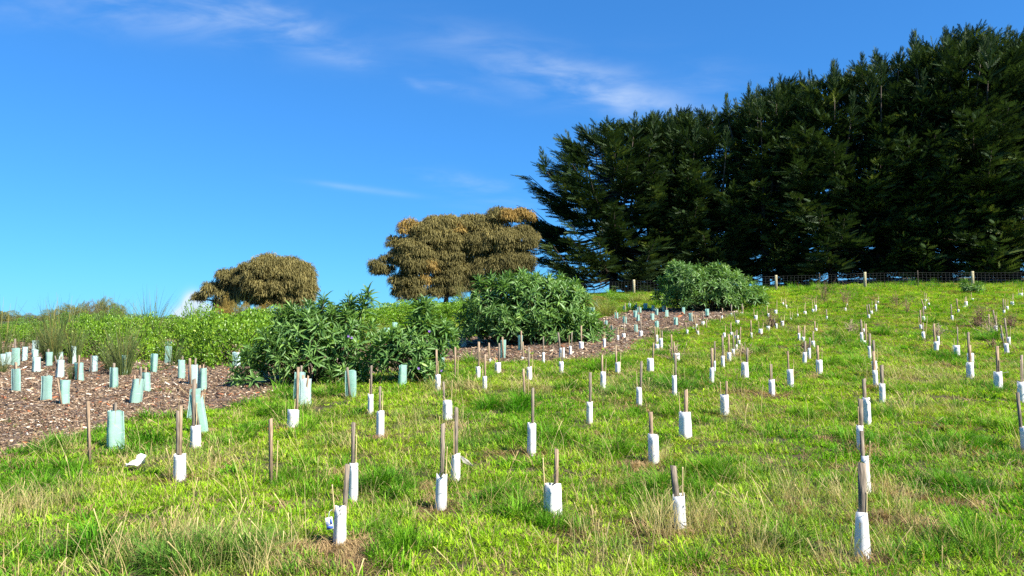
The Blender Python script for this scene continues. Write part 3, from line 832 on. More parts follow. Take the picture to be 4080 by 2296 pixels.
ZONE_G = {'bed': 'on the near mulch at left, %s', 'left': 'among rushes at the far left, %s', 'mid': 'half hidden behind the spreading leafy shrub, %s', 'edge': 'at the foot of the round leafy shrub, %s',
          'far': 'on the far mulch strip, %s'}
for lst, zones, base in ((W_, ZONE_W, 'white carton guard'), (G_, ZONE_G, 'green film sleeve')):
    by = {}
    for q in lst:
        if q['label'] is None: by.setdefault(q['zone'], []).append(q)
    for z, qs in by.items():
        qs.sort(key=lambda q: q['x0'] + q['x1'])
        for i, q in enumerate(qs):
            t = zones[z]
            q['label'] = (('pale ' + base if q.get('pale') else base) + ' ' + (t % ORD[i] if '%s' in t else t))
for q in W_ + G_:
    q['base'] = ground_at((q['x0'] + q['x1']) / 2, q['yb'])

# ------------------------------------------------------------------ grass
def gpt(px, py):
    p = ground_at(px, py); return p.x, p.y


DRY = [(60, 2090, .55, 1), (160, 2010, .35, .8), (820, 2200, .45, 1), (560, 2240, .35, .8), (1000, 2290, .4, .9), (2760, 2090, .28, 1.3), (2690, 2150, .22, .9), (2990, 2200, .22, 1.0),
       (900, 1850, .35, .7), (1820, 1770, .45, .7), (660, 1850, .3, 1.0), (1250, 1900, .3, .5), (2120, 2010, .3, .7), (1500, 1900, .4, .5), (3250, 2000, .3, .8), (2050, 1560, .7, .6),
       (1830, 1560, .8, .8), (2280, 1820, .4, .6), (3600, 1640, .9, .5), (3700, 1500, 1.2, .6), (2620, 1560, .9, .4), (1700, 1600, .7, .6), (3900, 1300, 2, .7), (3100, 1290, 2, .5), (3240, 1320, 1.5, .6),
       (4000, 2250, .3, .6), (500, 1980, .3, .5), (1400, 2280, .4, .6), (2400, 2250, .3, .4), (3000, 1420, 1.2, .5)]
DRY = [(*gpt(a, b), r, s) for a, b, r, s in DRY]
BROWN = [(*gpt(*p), r) for p, r in [((2600, 1870), .42), ((2640, 2110), .30), ((3420, 2250), .40), ((3560, 1960), .4), ((1240, 1700), .30), ((1420, 2200), .35), ((3210, 1410), .5), ((2560, 1640), .3),
                                    ((3000, 1570), .5), ((3870, 2020), .3), ((1090, 1960), .22), ((640, 1900), .25), ((350, 1990), .3), ((2070, 1815), .28), ((3620, 2090), .3), ((2950, 1610), .35), ((3050, 1575), .4)]]
LUSH = [(*gpt(*p), r) for p, r in [((3250, 2190), .18), ((320, 1850), .35), ((150, 1800), .35), ((560, 1900), .3), ((1560, 1960), .3), ((2900, 1880), .5), ((2430, 1470), .6), ((850, 2230), .3), ((3880, 2180), .3),
                                   ((2150, 2060), .22), ((1950, 1780), .4), ((3900, 1780), .5), ((230, 2230), .3)]]
protos = [tuft('short_grass', 48, .105, .030, .080, .0055, .25, 1.2, .02, 1), tuft('short_grass_b', 48, .105, .025, .075, .0062, .4, 1.3, .03, 2),
          tuft('long_grass', 42, .06, .07, .165, .0055, .15, 1.0, .06, 3), tuft('long_grass_b', 38, .06, .06, .15, .0065, .25, 1.1, .07, 4),
          tuft('clover', 40, .10, .02, .045, .018, .7, 1.35, 0, 5),
          straw('straw', 20, .07, .10, .27, .0028, 6), straw('straw_b', 16, .08, .08, .32, .0030, 7),
          tuft('thatch', 50, .12, .04, .11, .0050, .9, 1.5, 0, 8), straw('seed_stalks', 3, .05, .2, .45, .0030, 9)]
protos.append(tuft('tussock', 120, .075, .12, .29, .0060, .1, 1.15, .10, 10))
protos = [(p, M['grass']) for p in protos]
gp, gr, gs, gw, gc = [], [], [], [], []
bands = [(3.6, 7.5, 205, 1.0), (7.5, 12, 108, 1.25), (12, 20, 62, 1.7), (20, 34, 27, 2.5), (34, 58, 12, 3.6)]
gbase = np.array([(q['base'].x, q['base'].y) for q in W_])
for (d0, d1, dens, sc) in bands:
    ntry = int((d1 ** 2 - d0 ** 2) * .98 * dens)
    y = np.sqrt(RNG.uniform(d0 ** 2, d1 ** 2, ntry)); x = RNG.uniform(-.98, .98, ntry) * y
    sd = mulch_sd(x, y)
    behind = (y > 26) & (x < -.42 * y)           # under the hedges
    keep = ((sd < .03 + .05 * RNG.standard_normal(ntry)) | ((RNG.uniform(0, 1, ntry) < .03) & (vnoise(x, y, 2.2, 61) > .75))) & ~behind
    x, y, sd = x[keep], y[keep], sd[keep]
    n = len(x)
    dry = .24 * vnoise(x, y, 1.3, 21) + .20 * vnoise(x, y, 3.9, 22)
    for bx, by, r, s in DRY: dry += 1.25 * s * np.exp(-((x - bx) ** 2 + (y - by) ** 2) / r ** 2)
    dry -= .35 * smooth(40, 50, y)
    brown = .28 * vnoise(x, y, 2.6, 23) + .34 * vnoise(x, y, 6.5, 28) - .33
    for bx, by, r in BROWN: brown += .95 * np.exp(-((x - bx) ** 2 + (y - by) ** 2) / r ** 2)
    for bx, by in gbase:
        near = (np.abs(x - bx) < 1) & (np.abs(y - by) < 1)
        brown[near] += .85 * np.exp(-(((x[near] - bx) / .19) ** 2 + ((y[near] - by + .03) / .16) ** 2)); dry[near] += .75 * np.exp(-(((x[near] - bx - .05) / .26) ** 2 + ((y[near] - by) / .2) ** 2))
    lush = .38 * vnoise(x, y, 2.1, 24) + .42 * vnoise(x, y, 6.2, 25) - .05
    for bx, by, r in LUSH: lush += 1.0 * np.exp(-((x - bx) ** 2 + (y - by) ** 2) / r ** 2)
    u = RNG.uniform(0, 1, n)
    which = np.where(RNG.uniform(0, 1, n) < .5, 0, 1)
    which = np.where(RNG.uniform(0, 1, n) < .10, 4, which)
    is_l = lush + .35 * RNG.standard_normal(n) > .62
    which = np.where(is_l, np.where(u < .5, 2, 3), which)
    is_b = (brown + .25 * RNG.standard_normal(n) > .42) | (RNG.uniform(0, 1, n) < .035)
    which = np.where(is_b, 7, which)
    is_d = (dry + .4 * RNG.standard_normal(n) > .92) & (RNG.uniform(0, 1, n) < .45)
    which = np.where(is_d, np.where(u < .5, 5, 6), which)
    is_s = RNG.uniform(0, 1, n) < .016 + .03 * (dry > .4)
    which = np.where(is_s & (y < 25), 8, which)
    is_t = (lush > .75) & (RNG.uniform(0, 1, n) < (.20 if d0 < 12 else .12)) & ~is_b
    which = np.where(is_t, 9, which); is_l = is_l | is_t
    # colour of the plants themselves
    v1 = np.clip(.5 + .35 * vnoise(x, y, .9, 26) + .38 * RNG.standard_normal(n), 0, 1)[:, None]
    green = np.array([.130, .315, .008]) * (1 - v1) + np.array([.305, .46, .018]) * v1
    green = green + np.clip(dry, 0, 1)[:, None] * .30 * (np.array([.33, .30, .09]) - green)
    green = np.where(is_l[:, None], green * np.array([.50, .68, .9]), green)
    v2 = RNG.uniform(0, 1, n)[:, None]
    strawc = np.array([.36, .28, .12]) * (1 - v2) + np.array([.54, .44, .22]) * v2
    strawc = np.where(RNG.uniform(0, 1, n)[:, None] < .25, np.array([.24, .28, .08]), strawc)
    brownc = np.array([.17, .105, .05]) * (1 - v2) + np.array([.37, .26, .13]) * v2
    c = green.copy()
    c = np.where((which == 7)[:, None], brownc, c)
    c = np.where(((which == 5) | (which == 6) | (which == 8))[:, None], strawc, c)
    s = RNG.uniform(.65, 1.45, n)
    zs = np.where((which <= 4) | (which == 9), s * (sc ** .35), s * (sc ** .15))
    zs = np.where((which == 8) | (which == 5) | (which == 6), np.minimum(zs, 1.1) * (1 - .35 * smooth(12, 30, y)), zs)
    zs *= 1 + .5 * smooth(44, 52, y)
    # grass stays low right at a guard
    xs = s * sc
    xs = np.where((which == 5) | (which == 6) | (which == 8) | (which == 9), s * sc ** .75, xs)
    gp.append(np.stack([x, y, ground_z(x, y)], 1)); gw.append(which); gc.append(c)
    gs.append(np.stack([xs, xs, zs], 1))
    gr.append(np.stack([RNG.normal(0, .12, n), RNG.normal(0, .12, n), RNG.uniform(0, 6.28, n)], 1))
grass = scatter('grass', protos, np.concatenate(gp), np.concatenate(gr), np.concatenate(gs), np.concatenate(gw), np.concatenate(gc),
                'bright green pasture grass with dry straw tufts', 'grass')

# wood chips
def chip(name, l, w, h, seed):
    r = np.random.default_rng(seed)
    V, Fc = box_tris(-l / 2, l / 2, -w / 2, w / 2, -h / 2, h / 2)
    V = V * r.uniform(.6, 1.15, V.shape) + r.normal(0, h * .2, V.shape)
    return mesh_np(name, V, Fc, np.full(8, r.uniform(.3, .7)))


cprotos = [(chip('chip', .075, .018, .008, 31), M['chip']), (chip('chip_b', .05, .022, .007, 32), M['chip']), (chip('chip_c', .11, .012, .007, 33), M['chip']), (chip('chip_d', .035, .025, .01, 34), M['chip']), (chip('bark', .15, .045, .018, 35), M['chip'])]
cp, cs = [], []
for (d0, d1, dens, sc) in [(6.5, 13, 820, .72), (13, 20, 360, 1.0), (20, 32, 100, 1.7), (32, 46, 34, 2.4)]:
    ntry = int((d1 ** 2 - d0 ** 2) * .9 * dens)
    y = np.sqrt(RNG.uniform(d0 ** 2, d1 ** 2, ntry)); x = RNG.uniform(-.9, .9, ntry) * y
    sd = mulch_sd(x, y)
    keep = sd > .0 + .13 * RNG.standard_normal(ntry)
    x, y, sd = x[keep], y[keep], sd[keep]
    zz = ground_z(x, y) + np.clip(sd * .25, 0, .028) + RNG.uniform(0, .022, len(x))
    cp.append(np.stack([x, y, zz], 1)); cs.append(np.full(len(x), sc))
cp = np.concatenate(cp); cs = np.concatenate(cs); n = len(cp)
v = RNG.beta(1.3, 2.2, n)[:, None]
cc = np.array([.064, .037, .021]) * (1 - v) + np.array([.43, .305, .195]) * v
cc = np.where(RNG.uniform(0, 1, n)[:, None] < .08, np.array([.60, .50, .38]), cc)
cc = np.where(RNG.uniform(0, 1, n)[:, None] < .05, np.array([.30, .11, .05]), cc)
sz = cs * RNG.uniform(.4, 1.3, n)
scatter('wood_chips', cprotos, cp, np.stack([RNG.normal(0, .3, n), RNG.normal(0, .3, n), RNG.normal(0.15, .55, n)], 1),
        np.stack([sz, sz, cs ** .5 * RNG.uniform(.7, 1.4, n)], 1), np.where(RNG.uniform(0, 1, n) < .035, 4, RNG.integers(0, 4, n)), cc, 'brown and cream wood chips covering the bed', 'mulch')

# ------------------------------------------------------------------ cypress windbreak
FEATHER_V, FEATHER_F = [], []
for t, wd in ((.08, .13), (.25, .17), (.43, .16), (.61, .13), (.78, .09)):
    for sg in (-1, 1):
        k = len(FEATHER_V)
        FEATHER_V += [(0, t - .03, 0), (0, t + .14, .02), (sg * wd, t + .28, .05)]
        FEATHER_F.append((k, k + 1, k + 2) if sg > 0 else (k, k + 2, k + 1))
k = len(FEATHER_V)
FEATHER_V += [(-.05, .82, .02), (.05, .82, .02), (0, 1.08, .06)]; FEATHER_F.append((k, k + 1, k + 2))


def cypress_meshes(name, H, R, seed, env, wind=0.0, nb=98):
    r = np.random.default_rng(seed)
    eh, er = np.array(env).T
    S_tr, S_tw = Soup(), Soup()
    # trunk and a few ascending leaders
    zs = np.linspace(0, H * .9, 9)
    bend = r.normal(0, .12, (9, 2)).cumsum(0)
    trunk = np.stack([bend[:, 0], bend[:, 1], zs], 1)
    V, Fc = tube_tris(trunk, np.linspace(.42, .05, 9) * (H / 18), 8); S_tr.add(V, Fc)
    tops = [trunk[-1]]
    for k in range(15):
        a = k * 2.4 + r.normal(0, .4); i0 = int(r.integers(2, 5))
        fr = math.sqrt(r.uniform(.01, .62))
        hk = np.interp(-fr, -er[4:], eh[4:])
        rad = R * fr; top = min(H * .97, H * hk * r.uniform(.95, 1.03))
        e = np.array([math.cos(a) * rad, math.sin(a) * rad, top])
        p0 = trunk[i0]
        pts = np.array([p0 + (e - p0) * np.array([t ** .6, t ** .6, t]) for t in np.linspace(0, 1, 6)])
        V, Fc = tube_tris(pts, np.linspace(.16, .03, 6), 6); S_tr.add(V, Fc); tops.append(e)
    P, Dr, Nn, Ls, Tn = [], [], [], [], []
    def plume(p, d, L_, tint):
        P.append(p); Dr.append(d); Ls.append(L_); Tn.append(tint)
    for b in range(nb):
        h = .035 + .945 * ((b + r.uniform()) / nb) ** .92
        a = b * 2.39996 + r.normal(0, .35)
        rr = np.interp(h, eh, er) * R * (r.uniform(.6, 1.1) if h < .66 else r.uniform(.5, .92)) * (1 + .10 * math.sin(3 * a + seed))
        up = .02 + .80 * max(0, h - .5) + r.normal(0, .05) - .05 * max(0, .12 - h) / .1
        hd = np.array([math.cos(a), math.sin(a), 0]); sd_ = np.array([-hd[1], hd[0], 0])
        p0 = np.array([np.interp(h * H, zs, trunk[:, 0]), np.interp(h * H, zs, trunk[:, 1]), max(.55, h * H - rr * up * .7)])
        ts = np.linspace(0, 1, 6)
        pts = np.array([p0 + hd * rr * t + np.array([wind * rr * t * t, 0, rr * (up * t - .14 * math.sin(t * 3.1) + .16 * t ** 4)]) for t in ts])
        V, Fc = tube_tris(pts, np.linspace(.075, .012, 6) * (.5 + rr / 6), 4, False); S_tr.add(V, Fc)
        tb = r.uniform(.2, .7)
        nsb = int(7 + 2.2 * rr)
        for q in range(nsb):                       # side sprays forming one plate per limb
            t = 1 - .52 * ((q + r.uniform()) / nsb) ** .9
            k = int(min(4.999, t * 5)); f = t * 5 - k
            p = pts[k] * (1 - f) + pts[k + 1] * f
            sg = 1 if q % 2 else -1
            yaw_ = (.15 + 1.0 * (1 - t) + r.normal(0, .2)) * sg
            el = r.uniform(-.12, .22) + max(0, h - .66) * 1.5
            ax = hd * math.cos(yaw_) + sd_ * math.sin(yaw_) + np.array([wind * .7, 0, 0])
            ax = norm(ax * math.cos(el) + np.array([0, 0, math.sin(el)]))
            lb = r.uniform(1.2, 2.3) * (.75 + .5 * (1 - t)) * min(1.15, .5 + rr / 5)
            tq = np.clip(tb + r.normal(0, .12), 0, 1)
            sx_ = norm(np.cross(ax, [0, 0, 1.0])); up_ = np.cross(sx_, ax)
            nf = 8
            for w_ in range(nf):
                g = (w_ + .6) / nf
                sw = 1 if w_ % 2 else -1
                if w_ == nf - 1: sw = 0
                d = ax + sx_ * sw * r.uniform(.35, .75) + up_ * (r.uniform(-.12, .22) + .4 * max(0, g - .6))
                plume(p + ax * lb * g * .85 + np.array([0, 0, r.normal(0, .1)]), d, lb * r.uniform(.45, .68) * (1.15 - .35 * g), np.clip(tq + .18 * g + r.normal(0, .1), 0, 1))  # tint rises outward, painting the spray tips as sunlit
        if h < .36:      # bare dead twigs inside the skirt
            for q in range(9):
                t = r.uniform(.25, .9); k = int(t * 5); p = pts[min(k, 5)]
                dd = hd * r.uniform(.2, 1) + r.normal(0, .6, 3) - np.array([0, 0, .2])
                V, Fc = tube_tris(np.array([p, p + dd * .7, p + dd * 1.3 + r.normal(0, .2, 3)]), [.02, .014, .006], 3, False); S_tw.add(V, Fc)
    # pointed leaders feathering the top
    for tp in tops:
        hgt = r.uniform(1.9, 3.6)
        tp2 = np.array([tp[0], tp[1], min(tp[2] - hgt * .12, H - hgt)])
        od = np.array([tp[0], tp[1], 0]) / (R + .1) * .5 + np.array([wind * 1.5, 0, 0])
        tb = r.uniform(.35, .7)
        for q in range(80):
            t = r.uniform(0, 1) ** .85
            a = r.uniform(0, 6.28)
            p = tp2 + od * t * hgt * .5 + np.array([0, 0, hgt * t]) + np.array([math.cos(a), math.sin(a), 0]) * .08
            plume(p, np.array([math.cos(a) * (1.1 - t * .8), math.sin(a) * (1.1 - t * .8), .5 + t * .9]) + od, (1.1 - .75 * t) * r.uniform(.7, 1.15), np.clip(tb + r.normal(0, .15), 0, 1))
    P = np.array(P); Dr = norm(np.array(Dr)); n = len(P)
    nn = np.array([0, 0, 1.0]) + r.normal(0, .6, (n, 3))
    V, Fc = cards(P, Dr, nn, np.array(Ls), np.array(Ls), FEATHER_V, FEATHER_F)
    crown = mesh_np(name + '_crown', V, Fc, np.repeat(np.array(Tn), len(FEATHER_V)))
    return S_tr.mesh(name + '_trunk'), crown, S_tw.mesh(name + '_twigs')


ENV_END = [(0, .55), (.08, .98), (.16, 1.15), (.30, .88), (.40, 1.02), (.6, .92), (.75, .74), (.88, .5), (.97, .2), (1, .06)]
ENV_MID = [(0, .6), (.08, .95), (.25, 1.0), (.5, .98), (.7, .84), (.85, .58), (.96, .25), (1, .06)]
ENV_TALL = [(0, .6), (.08, .9), (.25, 1.0), (.5, 1.0), (.7, .9), (.85, .68), (.95, .38), (1, .08)]
CYP = [cypress_meshes('cypress_end', 17, 8.6, 101, ENV_END, .0, 118), cypress_meshes('cypress_mid', 17, 6.4, 102, ENV_MID, .04),
       cypress_meshes('cypress_mid_b', 18, 6.6, 103, ENV_MID, .08), cypress_meshes('cypress_tall', 20, 6.8, 104, ENV_TALL, .12, 104)]
CYP_H = [17, 17, 18, 20]
CYP_TOP = [max(v.co.z for v in c[1].vertices) - .15 for c in CYP]
CYP_LIST = [(2445, 71, 487, 0, 1.0, 0, 'end cypress of the windbreak with long low boughs reaching left'),
            (2600, 70.5, 462, 1, .95, 40, 'dark cypress, second from the left end of the windbreak'),
            (2725, 70, 438, 2, .85, 200, 'dark cypress with two spiky tips, third from the left end'),
            (2855, 69, 442, 1, .9, 120, 'dark cypress, fourth from the left end, below the first big step in height'),
            (3055, 67, 350, 3, .85, 80, 'dark cypress at the first big step up in the row'),
            (3135, 68, 322, 2, .9, 310, 'dark cypress just right of the first big step up'),
            (3310, 66, 302, 1, 1.0, 250, 'dark cypress above the middle of the wire fence'),
            (3515, 64, 216, 3, .9, 160, 'dark cypress with a single pointed spire tip'),
            (3665, 63.5, 256, 2, .9, 20, 'dark cypress between the pointed spire and the tallest trees'),
            (3780, 62.5, 134, 3, .95, 290, 'tallest dark cypress, left of two high tops'),
            (3905, 62, 130, 2, 1.0, 75, 'tallest dark cypress, right of two high tops'),
            (4050, 61, 152, 3, 1.0, 210, 'dark cypress whose crown is cut by the right edge'),
            (4260, 60, 170, 1, 1.0, 10, None)]
first_use = {}
for (px, D, top, var, wsc, rot, label) in CYP_LIST:
    p = on_ground(px, D)
    H = at_depth(px, top, D).z - p.z
    if label is None: label = 'dark cypress beyond the right edge, only its boughs in view'
    t = thing('cypress_tree', p, label, 'tree', 'cypress windbreak')
    sc = H / CYP_TOP[var]
    for nm, me, mat in zip(('trunk', 'crown', 'dead_branches'), CYP[var], (M['bark'], M['cypress'], M['deadtwig'])):
        o = link(nm, me, mat, t)
        if nm == 'dead_branches': o['kind'] = 'stuff'
    t.scale = (wsc * (sc if var else 1.0), wsc * (sc if var else 1.0), sc)
    t.rotation_euler = (0, 0, math.radians(rot if var != 3 and var != 2 else 0 if rot < 180 else 25))

# ------------------------------------------------------------------ she-oaks: hanging strands on clumps
def strands(S, c, rad, n, r, lmin=.32, lmax=.72, w=.05, tb=.5, below=-.5):
    """strands springing from an ellipsoid shell and drooping"""
    th = r.uniform(0, 6.283, n); zz = r.uniform(below, 1, n)
    sh = np.sqrt(1 - zz * zz)
    o = np.stack([sh * np.cos(th), sh * np.sin(th), zz], 1)
    P = c + o * np.asarray(rad) * r.uniform(.72, 1.0, (n, 1))
    L_ = r.uniform(lmin, lmax, n)[:, None]
    hd = norm(o * np.array([1, 1, .25]) + r.normal(0, .35, (n, 3)))
    p1 = P + hd * L_ * .36 + np.array([0, 0, .26]) * L_
    p2 = p1 + hd * L_ * .26 - np.array([0, 0, .16]) * L_
    p3 = p2 + hd * L_ * .10 - np.array([0, 0, .36]) * L_
    side = norm(np.cross(hd, [0, 0, 1.0]) + r.normal(0, .5, (n, 3))) * w * .5
    V = np.stack([P - side, P + side, p1 - side, p1 + side, p2 - side * .9, p2 + side * .9, p3], 1).reshape(-1, 3)
    Fc = np.array([(0, 1, 3), (0, 3, 2), (2, 3, 5), (2, 5, 4), (4, 5, 6)])[None] + (np.arange(n) * 7)[:, None, None]
    S.add(V, Fc.reshape(-1, 3), np.repeat(np.clip(tb + r.normal(0, .22, n), 0, 1), 7))


def sheoak(D, base_px, clumps, label, seed, stems, depth_k=.9):
    r = np.random.default_rng(seed)
    b = on_ground(base_px, D)
    t = thing('sheoak_tree', b, label, 'tree', 'drooping she-oaks on the ridge')
    S, So, Tr = Soup(), Soup(), Soup()
    have_o = False
    hubs = []
    for (px, py, rp, rpy, col) in clumps:
        c = np.array(at_depth(px, py, D)) - np.array(b)
        k = D / F
        R = np.array([rp * k, rp * k * depth_k, rpy * k]) * (1.1 if col == 'l' else 1.0)
        hubs.append(c)
        # sub-clumps over the lobe, so light and dark tufts alternate
        ns = max(9, int(7 * R[0] * R[2] * 4.6))
        for q in range(ns):
            th = r.uniform(0, 6.283); zz = r.uniform(-.8, 1); sh = math.sqrt(1 - zz * zz)
            o = np.array([sh * math.cos(th), sh * math.sin(th), zz])
            cc_ = c + o * R * r.uniform(.70, .98)
            rs = np.array([.36, .36, .28]) * r.uniform(.75, 1.25) * min(1.15, R[0] + .25)
            if cc_[2] < .3: continue
            tgt = So if col == 'o' and r.uniform() < .85 else S
            have_o |= tgt is So
            strands(tgt, cc_, rs, int(140 * rs[0] / .36), r, lmin=.22, lmax=.6, tb=(.28 if col == 'd' else .52) + r.normal(0, .16), w=.04)  # lobes marked d get a darker tint, crown shade put into the colour
    # trunk and limbs to the hubs
    for (sx, lean) in stems:
        bx = (sx - base_px) * D / F
        z0 = float(ground_z(b.x + bx, D)) - b.z
        near = sorted(hubs, key=lambda h: abs(h[0] - bx))[:max(3, len(hubs) // len(stems))]
        fork = np.array([bx + lean * .5, 0, z0 + 1.1])
        V, Fc = tube_tris(np.array([[bx, 0, z0 - .1], [bx + lean * .15, 0.05, z0 + .5], fork]), [.26, .2, .17], 8); Tr.add(V, Fc)
        for h in near:
            mid = (fork + h) / 2 + r.normal(0, .15, 3)
            V, Fc = tube_tris(np.array([fork, mid, h]), [.13, .085, .03], 5); Tr.add(V, Fc)
            for q in range(7):
                e = h + np.clip(r.normal(0, .4, 3), -.6, .6) * np.array([1, 1, .7])
                V, Fc = tube_tris(np.array([h, (h + e) / 2 + r.normal(0, .1, 3), e]), [.04, .025, .01], 4); Tr.add(V, Fc)
    link('trunk', Tr.mesh('sheoak_trunk'), M['bark'], t)
    link('crown', S.mesh('sheoak_crown'), M['sheoak'], t)
    if have_o:
        o = link('browned_foliage', So.mesh('sheoak_browned'), M['sheoak_o'], t)
        o['label'] = 'orange brown dying tufts of foliage'
    return t


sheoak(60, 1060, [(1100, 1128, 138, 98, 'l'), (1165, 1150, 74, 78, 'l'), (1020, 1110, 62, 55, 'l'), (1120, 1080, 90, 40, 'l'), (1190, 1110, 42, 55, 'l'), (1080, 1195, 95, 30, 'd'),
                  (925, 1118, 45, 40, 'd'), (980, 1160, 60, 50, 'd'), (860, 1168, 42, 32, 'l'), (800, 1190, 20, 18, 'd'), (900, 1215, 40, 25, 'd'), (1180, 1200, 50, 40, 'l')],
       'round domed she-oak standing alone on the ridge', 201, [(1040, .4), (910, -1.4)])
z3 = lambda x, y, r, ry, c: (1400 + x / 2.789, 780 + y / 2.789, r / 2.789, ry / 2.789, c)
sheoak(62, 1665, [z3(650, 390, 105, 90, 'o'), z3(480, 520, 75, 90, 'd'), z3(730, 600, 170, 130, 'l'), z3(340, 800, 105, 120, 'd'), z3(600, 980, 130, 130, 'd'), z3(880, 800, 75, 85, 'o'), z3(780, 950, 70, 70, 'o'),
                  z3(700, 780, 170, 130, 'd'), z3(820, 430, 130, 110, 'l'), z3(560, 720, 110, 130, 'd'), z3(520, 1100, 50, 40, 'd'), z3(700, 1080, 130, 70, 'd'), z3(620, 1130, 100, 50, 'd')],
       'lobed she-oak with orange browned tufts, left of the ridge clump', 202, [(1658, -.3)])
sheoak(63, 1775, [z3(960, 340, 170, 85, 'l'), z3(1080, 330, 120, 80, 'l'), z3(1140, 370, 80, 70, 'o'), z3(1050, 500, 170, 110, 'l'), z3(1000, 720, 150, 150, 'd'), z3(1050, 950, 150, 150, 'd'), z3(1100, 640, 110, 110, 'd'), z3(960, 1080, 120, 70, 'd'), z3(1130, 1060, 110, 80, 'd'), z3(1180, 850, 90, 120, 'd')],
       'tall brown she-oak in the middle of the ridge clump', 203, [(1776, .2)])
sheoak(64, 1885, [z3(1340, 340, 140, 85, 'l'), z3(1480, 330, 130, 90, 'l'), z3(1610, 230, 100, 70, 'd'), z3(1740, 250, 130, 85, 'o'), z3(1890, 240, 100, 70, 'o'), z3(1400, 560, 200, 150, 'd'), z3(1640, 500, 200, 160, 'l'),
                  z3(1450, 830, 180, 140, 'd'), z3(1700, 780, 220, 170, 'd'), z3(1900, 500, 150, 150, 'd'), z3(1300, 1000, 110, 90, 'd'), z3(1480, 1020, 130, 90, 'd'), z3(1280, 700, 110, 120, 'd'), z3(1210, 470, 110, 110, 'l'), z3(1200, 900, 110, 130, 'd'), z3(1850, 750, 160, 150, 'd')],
       'tall she-oak touching the cypress boughs, right of the ridge clump', 204, [(1883, .1), (1990, .2)])

# ------------------------------------------------------------------ kangaroo apple shrubs
LEAF_V = [(0, 0, 0), (-.34, .22, .03), (.34, .22, .03), (-.5, .48, .05), (.5, .48, .05), (-.27, .76, .0), (.27, .76, .0), (0, 1, -.16), (0, .45, -.01), (0, .76, -.06)]
LEAF_F = [(0, 2, 8), (0, 8, 1), (1, 8, 3), (2, 4, 8), (8, 4, 6), (8, 6, 9), (3, 8, 5), (5, 8, 9), (9, 6, 7), (5, 9, 7)]
leaf_meshes = []
for k, tn in enumerate((.15, .35, .5, .65, .85)):
    leaf_meshes.append(mesh_np('leaf', np.array(LEAF_V), np.array(LEAF_F), np.full(10, tn)))


